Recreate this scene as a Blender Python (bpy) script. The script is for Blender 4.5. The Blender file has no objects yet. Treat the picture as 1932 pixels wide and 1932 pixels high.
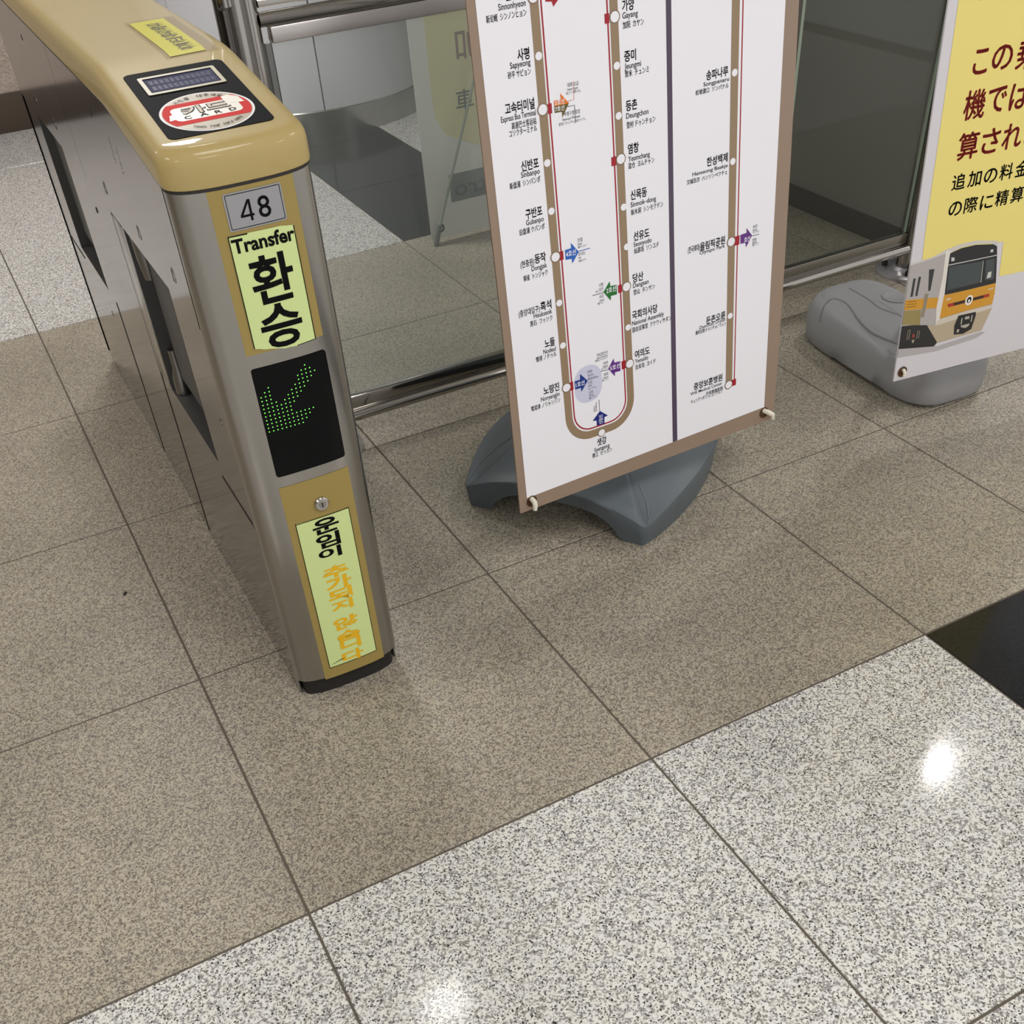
import bpy, bmesh, math, random
from mathutils import Vector, Matrix
S = bpy.context.scene
COL = S.collection
random.seed(7)

# ------------------------------------------------------------------ camera
cam_d = bpy.data.cameras.new('camera')
cam = bpy.data.objects.new('camera', cam_d)
COL.objects.link(cam)
cam_d.sensor_fit = 'HORIZONTAL'
cam_d.sensor_width = 36.0
cam_d.lens = 36.762
cam_d.shift_y = 322 / 1932
cam_d.clip_start = 0.05
RT = Vector((0.88150104, -0.46848405, -0.05897969))
DN = Vector((-0.35825943, -0.58221855, -0.72984364))
FW = Vector((0.30758104, 0.66448796, -0.68106509))
cam.matrix_world = Matrix(((RT.x, -DN.x, -FW.x, -0.08887), (RT.y, -DN.y, -FW.y, -0.97556),
                           (RT.z, -DN.z, -FW.z, 1.29138), (0, 0, 0, 1)))
S.camera = cam

# ------------------------------------------------------------------ world, lamps, exposure
W = bpy.data.worlds.new('world')
S.world = W
W.use_nodes = True
W.node_tree.nodes['Background'].inputs['Color'].default_value = (1.0, 0.985, 0.965, 1)
W.node_tree.nodes['Background'].inputs['Strength'].default_value = 0.85
S.view_settings.view_transform = 'Standard'
S.view_settings.look = 'None'
S.view_settings.gamma = 1.0
S.view_settings.use_curve_mapping = False
S.view_settings.exposure = 0.0


def lamp(name, x, y, energy, size=0.10, z=2.68, col=(1.0, 0.98, 0.955)):
    d = bpy.data.lights.new(name, 'AREA')
    d.shape = 'DISK'
    d.size = size
    d.energy = energy
    d.color = col
    o = bpy.data.objects.new(name, d)
    o.location = (x, y, z)
    COL.objects.link(o)
    return o


# downlights: two mirror in the granite, the rest unseen, back row shifted to light column
for ix, x in enumerate((-2.16, 0.53, 3.22)):
    for iy, y in enumerate((-3.9, -1.3, 1.30, 2.90)):
        dim = (ix, iy) == (1, 2)
        lamp('downlight', x, y, 2.4 if dim else (24, 26, 20, 38)[iy], 0.20 if dim else (0.9, 0.9, 0.12, 0.5)[iy])


# ------------------------------------------------------------------ helpers
def lin(c):
    c = c / 255.0
    return c / 12.92 if c <= 0.04045 else ((c + 0.055) / 1.055) ** 2.4


def rgb(r, g, b):
    return (lin(r), lin(g), lin(b), 1.0)


MATS = {}


def mat(name, color=(.5, .5, .5, 1), rough=0.5, metal=0.0, emis=None, estr=0.0, spec=0.5, bump=0.0, bscale=200.0, coat=0.0):
    if name in MATS:
        return MATS[name]
    m = bpy.data.materials.new(name)
    m.use_nodes = True
    nt = m.node_tree
    b = nt.nodes['Principled BSDF']
    b.inputs['Base Color'].default_value = color
    b.inputs['Roughness'].default_value = rough
    b.inputs['Metallic'].default_value = metal
    b.inputs['Specular IOR Level'].default_value = spec
    b.inputs['Coat Weight'].default_value = coat
    if emis:
        b.inputs['Emission Color'].default_value = emis
        b.inputs['Emission Strength'].default_value = estr
    if bump:
        tc = nt.nodes.new('ShaderNodeTexCoord')
        n = nt.nodes.new('ShaderNodeTexNoise')
        n.inputs['Scale'].default_value = bscale
        n.inputs['Detail'].default_value = 3
        bp = nt.nodes.new('ShaderNodeBump')
        bp.inputs['Strength'].default_value = bump
        bp.inputs['Distance'].default_value = 0.001
        nt.links.new(tc.outputs['Object'], n.inputs['Vector'])
        nt.links.new(n.outputs['Fac'], bp.inputs['Height'])
        nt.links.new(bp.outputs['Normal'], b.inputs['Normal'])
    MATS[name] = m
    return m


def granite(name, ca, cb, share, speck, amount, scale, rough, spec=0.4, bump=0.0, soil=None, tint=0.12):
    """polished stone: two grain colours, a scatter of dark mica and soft cloudy staining"""
    m = bpy.data.materials.new(name)
    m.use_nodes = True
    nt = m.node_tree
    L = nt.links.new
    N = nt.nodes.new
    b = nt.nodes['Principled BSDF']
    b.inputs['Roughness'].default_value = rough
    b.inputs['Specular IOR Level'].default_value = spec
    tc = N('ShaderNodeTexCoord')
    wn = N('ShaderNodeTexNoise')
    wn.inputs['Scale'].default_value = scale * 0.8
    wn.inputs['Detail'].default_value = 2
    mx = N('ShaderNodeMix')
    mx.data_type = 'VECTOR'
    mx.inputs['Factor'].default_value = 1.2 / scale
    L(tc.outputs['Object'], wn.inputs['Vector'])
    L(tc.outputs['Object'], mx.inputs[4])
    L(wn.outputs['Color'], mx.inputs[5])

    def cells(sc, ch):
        v = N('ShaderNodeTexVoronoi')
        v.inputs['Scale'].default_value = sc
        L(mx.outputs[1], v.inputs['Vector'])
        sp = N('ShaderNodeSeparateColor')
        L(v.outputs['Color'], sp.inputs[0])
        return sp.outputs[ch]

    def ramp(src, stops):
        r = N('ShaderNodeValToRGB')
        e = r.color_ramp.elements
        e[0].position, e[0].color = stops[0]
        e[1].position, e[1].color = stops[1]
        for p_, c_ in stops[2:]:
            x = e.new(p_)
            x.color = c_
        L(src, r.inputs[0])
        return r.outputs[0]

    def noise(sc, det=3):
        n_ = N('ShaderNodeTexNoise')
        n_.inputs['Scale'].default_value = sc
        n_.inputs['Detail'].default_value = det
        L(tc.outputs['Object'], n_.inputs['Vector'])
        return n_.outputs['Fac']

    def blend(fac, c0, c1, mode='MIX'):
        q = N('ShaderNodeMix')
        q.data_type = 'RGBA'
        q.blend_type = mode
        for s_, v_ in ((0, fac), (6, c0), (7, c1)):
            if hasattr(v_, 'is_output'):
                L(v_, q.inputs[s_])
            else:
                q.inputs[s_].default_value = v_
        return q.outputs[2]

    g1 = cells(scale, 0)
    md = N('ShaderNodeMath')
    md.operation = 'MULTIPLY_ADD'
    md.inputs[1].default_value = 0.9
    md.inputs[2].default_value = -0.45
    L(noise(scale * 0.3), md.inputs[0])
    ad = N('ShaderNodeMath')
    ad.operation = 'ADD'
    L(g1, ad.inputs[0])
    L(md.outputs[0], ad.inputs[1])
    mid = tuple((ca[k] + cb[k]) / 2 for k in range(3)) + (1,)
    col = ramp(ad.outputs[0], [(max(share - .22, 0), cb), (share + .26, ca), (share, mid)])
    hue = ramp(noise(42, 2), [(0.36, (0.96, 0.97, 1.04, 1)), (0.64, (1.03, 1.0, 0.95, 1))])
    col = blend(tint * 4 if tint < .25 else 1.0, col, hue, 'MULTIPLY')
    dk = ramp(cells(scale * 1.35, 1), [(amount - 0.01, (1, 1, 1, 1)), (amount + 0.02, (0, 0, 0, 1))])
    col = blend(dk, col, speck)
    if soil:
        sl = ramp(noise(2.6, 5), [(0.36, soil), (0.62, (1, 1, 1, 1))])
        col = blend(1.0, col, sl, 'MULTIPLY')
    L(col, b.inputs['Base Color'])
    if bump:
        bp = N('ShaderNodeBump')
        bp.inputs['Strength'].default_value = bump
        bp.inputs['Distance'].default_value = 0.002
        L(ad.outputs[0], bp.inputs['Height'])
        L(bp.outputs['Normal'], b.inputs['Normal'])
    return m


def brushed(name, color, rough, axis='z', amt=0.08):
    """stainless steel with fine brushing lines"""
    m = bpy.data.materials.new(name)
    m.use_nodes = True
    nt = m.node_tree
    L = nt.links.new
    b = nt.nodes['Principled BSDF']
    b.inputs['Metallic'].default_value = 1.0
    b.inputs['Base Color'].default_value = color
    tc = nt.nodes.new('ShaderNodeTexCoord')
    mp = nt.nodes.new('ShaderNodeMapping')
    mp.inputs['Scale'].default_value = {'z': (900, 900, 12), 'x': (12, 900, 900), 'y': (900, 12, 900)}[axis]
    n = nt.nodes.new('ShaderNodeTexNoise')
    n.inputs['Scale'].default_value = 1.0
    n.inputs['Detail'].default_value = 2
    L(tc.outputs['Object'], mp.inputs['Vector'])
    L(mp.outputs[0], n.inputs['Vector'])
    mr = nt.nodes.new('ShaderNodeMapRange')
    mr.inputs['To Min'].default_value = max(rough - amt, 0.02)
    mr.inputs['To Max'].default_value = rough + amt
    L(n.outputs['Fac'], mr.inputs['Value'])
    L(mr.outputs[0], b.inputs['Roughness'])
    return m


ORI = {}


class Acc:
    """collects geometry (world coordinates) that becomes one mesh"""

    def __init__(s):
        s.v, s.f, s.mi = [], [], []

    def add(s, vs, fs, mi=0):
        o = len(s.v)
        s.v += [tuple(p) for p in vs]
        for f in fs:
            s.f.append(tuple(i + o for i in f))
            s.mi.append(mi)
        return s

    def bm(s, b, mi=0):
        b.verts.ensure_lookup_table()
        b.verts.index_update()
        s.add([v.co.copy() for v in b.verts], [[v.index for v in f.verts] for f in b.faces], mi)
        b.free()
        return s

    def box(s, lo, hi, bev=0.0, mi=0, M=None, seg=2):
        b = bmesh.new()
        bmesh.ops.create_cube(b, size=1.0)
        for v in b.verts:
            v.co = Vector((lo[i] + (v.co[i] + .5) * (hi[i] - lo[i]) for i in range(3)))
        if bev:
            bmesh.ops.bevel(b, geom=b.edges[:], offset=bev, segments=seg, profile=0.5, affect='EDGES')
        if M:
            bmesh.ops.transform(b, matrix=M, verts=b.verts)
        return s.bm(b, mi)

    def tube(s, pts, r, n=20, mi=0, cap=True):
        pts = [Vector(p) for p in pts]
        rs = r if isinstance(r, (list, tuple)) else [r] * len(pts)
        rings = []
        up = None
        for i, p in enumerate(pts):
            if i == 0:
                d = pts[1] - p
            elif i == len(pts) - 1:
                d = p - pts[i - 1]
            else:
                d = (pts[i + 1] - p).normalized() + (p - pts[i - 1]).normalized()
            d.normalize()
            if up is None:
                up = Vector((0, 0, 1)) if abs(d.z) < .9 else Vector((1, 0, 0))
            a = d.cross(up).normalized()
            b = a.cross(d).normalized()
            up = b
            rings.append([p + (a * math.cos(2 * math.pi * k / n) + b * math.sin(2 * math.pi * k / n)) * rs[i] for k in range(n)])
        vs = [q for r_ in rings for q in r_]
        fs = []
        for i in range(len(rings) - 1):
            for k in range(n):
                fs.append((i * n + k, i * n + (k + 1) % n, (i + 1) * n + (k + 1) % n, (i + 1) * n + k))
        if cap:
            fs.append(tuple(reversed(range(n))))
            fs.append(tuple((len(rings) - 1) * n + k for k in range(n)))
        return s.add(vs, fs, mi)

    def rings(s, rings, mi=0, close_top=False, close_bot=False):
        n = len(rings[0])
        vs = [q for r_ in rings for q in r_]
        fs = []
        for i in range(len(rings) - 1):
            for k in range(n):
                fs.append((i * n + k, i * n + (k + 1) % n, (i + 1) * n + (k + 1) % n, (i + 1) * n + k))
        if close_bot:
            fs.append(tuple(reversed(range(n))))
        if close_top:
            fs.append(tuple((len(rings) - 1) * n + k for k in range(n)))
        return s.add(vs, fs, mi)

    def build(s, name, mats, parent=None, smooth=True, origin=(0, 0, 0), angle=35):
        if not isinstance(mats, (list, tuple)):
            mats = [mats]
        root = parent
        while root is not None and root.parent is not None:
            root = root.parent
        og = Vector(ORI[root.name]) if root is not None else Vector(origin)
        me = bpy.data.meshes.new(name)
        me.from_pydata([tuple(Vector(p) - og) for p in s.v], [], s.f)
        for m in mats:
            me.materials.append(m)
        for p, i in zip(me.polygons, s.mi):
            p.material_index = i
        b = bmesh.new()
        b.from_mesh(me)
        if smooth:
            for f in b.faces:
                f.smooth = True
            for e in b.edges:
                if len(e.link_faces) == 2:
                    e.smooth = e.calc_face_angle(3.0) < math.radians(angle)
        b.to_mesh(me)
        b.free()
        me.update()
        o = bpy.data.objects.new(name, me)
        COL.objects.link(o)
        if parent is not None:
            o.parent = parent
        else:
            o.location = og
            ORI[o.name] = tuple(og)
        return o


def fixn(o):
    b = bmesh.new()
    b.from_mesh(o.data)
    bmesh.ops.recalc_face_normals(b, faces=b.faces)
    b.to_mesh(o.data)
    b.free()
    return o


def thing(name, label, cat, loc, group=None):
    o = bpy.data.objects.new(name, None)
    o.empty_display_size = 0.1
    COL.objects.link(o)
    o.location = loc
    ORI[o.name] = tuple(loc)
    o['label'] = label
    o['category'] = cat
    if group:
        o['group'] = group
    return o


def tag(o, label, cat, group=None):
    o['label'] = label
    o['category'] = cat
    if group:
        o['group'] = group
    return o


def struct(o):
    o['kind'] = 'structure'
    return o


# text -> flat mesh in its own xy plane
TXC = bpy.data.curves.new('type', 'FONT')
TXO = bpy.data.objects.new('type', TXC)
COL.objects.link(TXO)
TXC.resolution_u = 3


def glyphs(txt, bold=0.0):
    TXC.body = txt
    TXC.offset = bold
    dg = bpy.context.evaluated_depsgraph_get()
    dg.update()
    me = bpy.data.meshes.new_from_object(TXO.evaluated_get(dg))
    vs = [v.co.copy() for v in me.vertices]
    fs = [tuple(p.vertices) for p in me.polygons]
    bpy.data.meshes.remove(me)
    return vs, fs


def text_on(acc, txt, put, uL, uR, v0, em=None, box=None, bold=0.0, mi=0, mirror=False, cut=None):
    """lettering between uL and uR on baseline v0; put(u,v) lifts the flat point on to the surface"""
    vs, fs = glyphs(txt, bold)
    xs = [p.x for p in vs]
    ys = [p.y for p in vs]
    x0, x1, y0, y1 = min(xs), max(xs), min(ys), max(ys)
    if mirror:
        uL, uR = uR, uL
    out = []
    for p in vs:
        u = uL + (p.x - x0) / (x1 - x0) * (uR - uL)
        if box:
            v = box[0] + (p.y - y0) / (y1 - y0) * (box[1] - box[0])
        else:
            v = v0 + p.y * em
        out.append((u, v))
    if cut:                       # slice so that the lettering can follow a curved face
        b = bmesh.new()
        bv = [b.verts.new((u, v, 0)) for u, v in out]
        for f in fs:
            try:
                b.faces.new([bv[i] for i in f])
            except ValueError:
                pass
        a, e = min(uL, uR), max(uL, uR)
        k = a + cut
        while k < e:
            bmesh.ops.bisect_plane(b, geom=b.verts[:] + b.edges[:] + b.faces[:], plane_co=(k, 0, 0), plane_no=(1, 0, 0))
            k += cut
        b.verts.index_update()
        acc.add([put(v.co.x, v.co.y) for v in b.verts], [[v.index for v in f.verts] for f in b.faces], mi)
        b.free()
    else:
        acc.add([put(u, v) for u, v in out], fs, mi)


def poly_on(acc, pts, put, mi=0):
    """flat polygon (concave allowed)"""
    b = bmesh.new()
    bv = [b.verts.new((u, v, 0)) for u, v in pts]
    f = b.faces.new(bv)
    bmesh.ops.triangulate(b, faces=[f])
    b.normal_update()
    for f in b.faces:
        if f.normal.z < 0:
            f.normal_flip()
    b.verts.index_update()
    acc.add([put(v.co.x, v.co.y) for v in b.verts], [[v.index for v in f.verts] for f in b.faces], mi)
    b.free()


def circ(cx, cy, r, n=28, ry=None):
    ry = ry or r
    return [(cx + r * math.cos(2 * math.pi * k / n), cy + ry * math.sin(2 * math.pi * k / n)) for k in range(n)]


def disc_on(acc, cx, cy, r, put, mi=0, n=28):
    acc.add([put(u, v) for u, v in circ(cx, cy, r, n)], [tuple(range(n))], mi)


def ring_on(acc, cx, cy, r0, r1, put, mi=0, n=36):
    a, b = circ(cx, cy, r0, n), circ(cx, cy, r1, n)
    acc.add([put(u, v) for u, v in a + b], [(k, (k + 1) % n, n + (k + 1) % n, n + k) for k in range(n)], mi)


def rrect(x0, y0, x1, y1, r, n=6):
    out = []
    for cx, cy, a in ((x1 - r, y1 - r, 0), (x0 + r, y1 - r, 90), (x0 + r, y0 + r, 180), (x1 - r, y0 + r, 270)):
        for k in range(n + 1):
            t = math.radians(a + 90 * k / n)
            out.append((cx + r * math.cos(t), cy + r * math.sin(t)))
    return out


def frame_on(acc, outer, inner, put, mi=0):
    n = len(outer)
    acc.add([put(u, v) for u, v in outer + inner], [(k, (k + 1) % n, n + (k + 1) % n, n + k) for k in range(n)], mi)


# ------------------------------------------------------------------ materials
M_LIGHT = granite('light_granite', rgb(214, 213, 208), rgb(134, 131, 129), 0.36, rgb(58, 56, 56), 0.085, 360, 0.11, spec=0.35)
M_BEIGE = granite('beige_granite', rgb(176, 168, 151), rgb(120, 113, 102), 0.42, rgb(74, 68, 60), 0.07, 420, 0.38, spec=0.4, bump=0.06, soil=(0.84, 0.845, 0.84, 1))
M_BLACK = granite('black_granite', rgb(24, 25, 28), rgb(14, 14, 16), 0.4, rgb(6, 6, 7), 0.05, 360, 0.12, spec=0.22)
M_GROUT = mat('grout', rgb(88, 80, 70), 0.9)
M_STEEL = brushed('brushed_steel', (0.365, 0.348, 0.322, 1), 0.24, 'x', 0.05)
M_SIDE = brushed('steel_sheet', (0.335, 0.328, 0.325, 1), 0.11, 'y', 0.03)
M_TUBE = mat('polished_tube', (0.40, 0.38, 0.355, 1), 0.12, 1.0)
M_CHAN = mat('polished_channel', (0.50, 0.48, 0.465, 1), 0.16, 1.0)
M_GOLD = mat('gold_paint', rgb(174, 154, 100), 0.5, 0.0, coat=0.35, spec=0.3)
M_GOLDSTRIP = mat('gold_strip', rgb(152, 132, 72), 0.5, 0.0)
M_BLACK_GLOSS = mat('black_gloss', rgb(9, 10, 11), 0.2, spec=0.12)
M_READER = mat('reader_black', rgb(11, 12, 15), 0.6, spec=0.05)
M_DARK = mat('dark_rubber', rgb(62, 60, 59), 0.5)
M_CAVITY = mat('cavity_grey', rgb(70, 69, 68), 0.45)
M_SEAM = mat('seam_dark', rgb(40, 37, 34), 0.7)
M_PLINTH = mat('plinth_black', rgb(26, 23, 20), 0.7)
M_INK = mat('ink_black', rgb(10, 9, 10), 0.6, spec=0.1)
M_LIME = mat('lime_paper', rgb(204, 220, 150), 0.45)
M_NEON = mat('neon_paper', rgb(240, 236, 20), 0.5)
M_ORANGEINK = mat('worn_yellow_ink', rgb(228, 178, 20), 0.5)
M_PLATE = mat('silver_plate', rgb(150, 150, 154), 0.4, 0.1)
M_LED = mat('led_green', rgb(90, 190, 70), 0.4, emis=(0.22, 1.0, 0.12, 1), estr=1.1)
M_WHITE = mat('white_print', rgb(238, 237, 244), 0.30)
M_BROWN = mat('brown_print', rgb(146, 125, 108), 0.30)
M_METRO = mat('line_brown', rgb(146, 124, 98), 0.32)
M_RED = mat('line_red', rgb(158, 16, 34), 0.32)
M_PURPLE = mat('divider_purple', rgb(78, 66, 86), 0.32)
M_BASE1 = mat('slate_plastic', rgb(84, 92, 98), 0.42, bump=0.25, bscale=900)
M_BASE2 = mat('grey_plastic', rgb(150, 150, 153), 0.45, bump=0.25, bscale=900)
M_HOOK = mat('white_fibre', rgb(225, 222, 205), 0.4)
M_EYE = mat('bronze_eyelet', rgb(110, 82, 62), 0.3, 0.8)
M_HINGE = mat('hinge_steel', (0.22, 0.21, 0.20, 1), 0.3, 1.0)
M_LOWCH = mat('dark_channel', (0.27, 0.255, 0.235, 1), 0.07, 1.0)
M_TOPCH = mat('top_channel', (0.56, 0.53, 0.525, 1), 0.27, 1.0)

# ------------------------------------------------------------------ floor
rows = [-2.407, -1.807, -1.207, -0.607, 0, 0.6, 1.2, 1.8, 2.4, 3.0, 3.6, 4.2, 4.8, 5.4]
cols = [-3.0, -2.4, -1.8, -1.2, -0.6, 0, 0.606, 1.206, 1.655, 2.26, 2.86, 3.46, 4.06]
fl = Acc()
g = 0.0016
for j in range(len(rows) - 1):
    for i in range(len(cols) - 1):
        x0, x1, y0, y1 = cols[i] + g, cols[i + 1] - g, rows[j] + g, rows[j + 1] - g
        beige = 0 <= j - 4 < 4
        mi = 0 if beige else (2 if i == 7 else 1)
        c = 0.0012
        top = [(x0 + c, y0 + c, 0), (x1 - c, y0 + c, 0), (x1 - c, y1 - c, 0), (x0 + c, y1 - c, 0)]
        low = [(x0, y0, -0.0016), (x1, y0, -0.0016), (x1, y1, -0.0016), (x0, y1, -0.0016)]
        fl.add(top + low, [(0, 1, 2, 3), (4, 5, 1, 0), (5, 6, 2, 1), (6, 7, 3, 2), (7, 4, 0, 3)], mi)
fl.box((-3.2, -2.6, -0.08), (4.2, 5.6, -0.0012), mi=3)
struct(fl.build('floor', [M_BEIGE, M_LIGHT, M_BLACK, M_GROUT], smooth=False))

# ------------------------------------------------------------------ walls, column, ceiling
M_WALLSTONE = granite('wall_stone', rgb(186, 172, 160), rgb(156, 142, 132), 0.4, rgb(120, 108, 100), 0.06, 300, 0.35)
M_SKIRT = mat('brown_skirting', rgb(74, 62, 52), 0.35)
M_SHADEWALL = mat('shaded_panel', rgb(122, 122, 117), 0.4, spec=0.3)  # wall grey darkened, its lack of light put into the colour
M_DARKSK = mat('dark_skirting', rgb(16, 17, 20), 0.4, spec=0.2)
M_CEIL = mat('ceiling_white', rgb(225, 222, 216), 0.8)
M_COLUMN = mat('column_panel', rgb(206, 207, 212), 0.25)
M_KICK = brushed('kick_plate', (0.46, 0.45, 0.43, 1), 0.2, 'z', 0.05)

struct(Acc().box((-3.2, 4.78, 0.0), (4.2, 4.9, 2.7)).build('wall_back', M_WALLSTONE))
struct(Acc().box((-3.2, 4.765, 0.0), (0.9, 4.785, 0.155), 0.002).build('baseboard_back', M_SKIRT))
struct(Acc().box((2.44, 1.29, 0.0), (2.54, 4.78, 2.7)).build('wall_right', M_SHADEWALL))
bb = Acc().box((2.415, 1.29, 0.0), (2.445, 4.78, 0.058), 0.002)
struct(bb.build('baseboard_right', M_DARKSK))
struct(Acc().box((-3.3, -4.6, 0.0), (-3.2, 4.9, 2.7)).build('added_wall', mat('added_wall_panel', rgb(112, 106, 98), 0.4)))  # unseen dark wall added on the left to darken the steel's reflections
struct(Acc().box((-3.2, -4.6, 2.7), (4.2, 5.6, 2.8)).build('ceiling', M_CEIL))

CX, CY, CR = 1.53, 4.30, 0.607


def col_arc(r, z0, z1, a0, a1, n, acc, mi=0, t=0.02):
    vs = []
    for k in range(n + 1):
        a = math.radians(a0 + (a1 - a0) * k / n)
        for rr, z in ((r, z0), (r, z1), (r - t, z1), (r - t, z0)):
            vs.append((CX + rr * math.cos(a), CY + rr * math.sin(a), z))
    fs = []
    for k in range(n):
        o = k * 4
        for q in range(4):
            fs.append((o + q, o + 4 + q, o + 4 + (q + 1) % 4, o + (q + 1) % 4))
    fs += [(0, 1, 2, 3), (4 * n + 3, 4 * n + 2, 4 * n + 1, 4 * n)]
    acc.add(vs, fs, mi)


colm = Acc()
sa = math.degrees(math.atan2(3.70 - CY, 1.428 - CX))
for k in range(6):
    a0 = sa + 60 * k
    col_arc(CR, 0.104, 2.7, a0 + 0.28, a0 + 60 - 0.28, 16, colm)
co = fixn(colm.build('column', M_COLUMN, origin=(CX, CY, 0)))
struct(co)
core = Acc()
core.rings([[(CX + (CR - 0.012) * math.cos(2 * math.pi * k / 72), CY + (CR - 0.012) * math.sin(2 * math.pi * k / 72), z) for k in range(72)] for z in (0.0, 2.7)], close_top=True, close_bot=True)
core.build('column_core', mat('joint_grey', rgb(110, 110, 114), 0.6), co)
kp = Acc()
kp.rings([[(CX + r * math.cos(2 * math.pi * k / 96), CY + r * math.sin(2 * math.pi * k / 96), z) for k in range(96)] for r, z in ((CR + .004, 0), (CR + .004, .1), (CR + .001, .104))])
kp.build('kick_plate', M_KICK, co)

# ------------------------------------------------------------------ ticket gate
XC, HW = 0.2465, 0.0965
YM = 1.2575
gate = thing('ticket_gate', 'slim steel ticket gate with gold cap, plate 48 and green arrow display', 'ticket gate', (XC, YM, 0))


def yf(x, d=0.0):
    t = min(abs(x - XC) / (HW + d), 1.0)
    return 0.465 - (0.035 + d) * (1 - t ** 2.8) ** (1 / 2.8)


def face(x, z, off=0.0005):
    return (x, yf(x) - off, z)


def outline(d=0.0, ya=0.465, n=24):
    """plan outline of the gate (counter-clockwise from front left), d = outward offset"""
    left = []
    for k in range(n + 1):
        a = math.pi * k / n                      # left to right over the front arc
        c, s_ = math.cos(a), math.sin(a)
        x = XC - (HW + d) * math.copysign(abs(c) ** (2 / 2.8), c)
        y = ya - (0.035 + d) * abs(s_) ** (2 / 2.8)
        left.append((x, y))
    ys = [0.55, 0.64, 0.70, 0.72, 0.735, 0.75, 0.765, 0.78, 0.84, 0.95, 1.1]
    ys = ys + [2 * YM - y for y in reversed(ys)]
    right = [(XC + HW + d, y) for y in ys]
    half = left + right
    back = [(2 * XC - x, 2 * YM - y) for x, y in half]
    return half + back


def capz(y):
    """underside height of the gold cap along the gate"""
    y = YM - abs(y - YM)
    s = 0.138
    k = 0.745
    if y < k - 0.03:
        return 0.875 + (y - 0.465) * s
    if y > k + 0.03:
        return 0.9136
    t = (y - (k - 0.03)) / 0.06
    return 0.875 + (k - 0.03 - 0.465) * s + s * 0.06 * (t - t * t / 2)


# body core with two flap pockets on each side
body = Acc()
YB = [0.465, 0.655, 0.966, 1.535, 1.850, 2.05]
ZB = [0.0, 0.384, 0.686]
for sgn in (-1, 1):
    x = XC + sgn * (HW - 0.002)
    xi = XC + sgn * (HW - 0.062)
    for i in range(5):
        for j in range(2):
            if i in (1, 3) and j == 1:
                continue
            q = [(x, YB[i], ZB[j]), (x, YB[i + 1], ZB[j]), (x, YB[i + 1], ZB[j + 1]), (x, YB[i], ZB[j + 1])]
            body.add(q, [(0, 1, 2, 3) if sgn > 0 else (3, 2, 1, 0)])
    # upper strip follows the cap
    yy = [0.465, 0.60, 0.72, 0.75, 0.80, 1.2575, 1.715, 1.765, 1.80, 1.92, 2.05]
    for i in range(len(yy) - 1):
        q = [(x, yy[i], 0.686), (x, yy[i + 1], 0.686), (x, yy[i + 1], capz(yy[i + 1]) + .004), (x, yy[i], capz(yy[i]) + .004)]
        body.add(q, [(0, 1, 2, 3) if sgn > 0 else (3, 2, 1, 0)])
fixn(body.build('side_panel', M_SIDE, gate, smooth=False))

for y0, y1 in ((0.655, 0.966), (1.535, 1.850)):
    for sgn in (-1, 1):
        a = Acc()
        x = XC + sgn * (HW - 0.002)
        xi = XC + sgn * (HW - 0.050)
        z0, z1 = 0.384, 0.686
        P = [(x, y0, z0), (x, y1, z0), (x, y1, z1), (x, y0, z1), (xi, y0, z0), (xi, y1, z0), (xi, y1, z1), (xi, y0, z1)]
        a.add(P, [(0, 1, 5, 4), (1, 2, 6, 5), (2, 3, 7, 6), (3, 0, 4, 7), (4, 5, 6, 7)])
        fixn(a.build('flap_pocket', M_CAVITY, gate, smooth=False))
        # retracted flap with its hinge at the end nearer the middle
        near = abs(y1 - YM) < abs(y0 - YM)
        hy = y1 - 0.022 if near else y0 + 0.022
        fa = Acc()
        ya, yb = (y0 + 0.004, hy - 0.012) if near else (hy + 0.012, y1 - 0.004)
        xa, xb = sorted((XC + sgn * (HW - 0.020), XC + sgn * (HW - 0.036)))
        fa.box((xa, ya, 0.415), (xb, yb, 0.664), 0.006)
        fl_ = fa.build('flap', M_DARK, gate)
        hx = XC + sgn * (HW - 0.020)
        for pts, rs in (([(hx, hy, 0.385), (hx, hy, 0.415), (hx, hy, 0.435), (hx, hy, 0.470)], [0.015, 0.014, 0.009, 0.009]),
                        ([(hx, hy, 0.600), (hx, hy, 0.635), (hx, hy, 0.686)], [0.010, 0.014, 0.015])):
            hb = Acc()
            hb.tube(pts, rs, 20)
            hb.build('hinge', M_HINGE, fl_)

# proud upper hoods along both sides
for sgn in (-1, 1):
    for y0, y1 in ((0.468, 1.2565), (1.2585, 2.047)):
        h = Acc()
        n = 18
        xo, xi = XC + sgn * (HW + 0.0005), XC + sgn * (HW - 0.004)
        top = [(y0 + (y1 - y0) * k / n) for k in range(n + 1)]
        vs, fs = [], []
        for y in top:
            z = capz(y)
            vs += [(xo, y, 0.690), (xo, y, z + .003), (xi, y, z + .003), (xi, y, 0.6865)]
        for k in range(n):
            o = 4 * k
            for q in range(4):
                fs.append((o + q, o + 4 + q, o + 4 + (q + 1) % 4, o + (q + 1) % 4))
        fs += [(0, 1, 2, 3), (4 * n + 3, 4 * n + 2, 4 * n + 1, 4 * n)]
        h.add(vs, fs)
        fixn(h.build('upper_hood', M_SIDE, gate, smooth=False))

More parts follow.
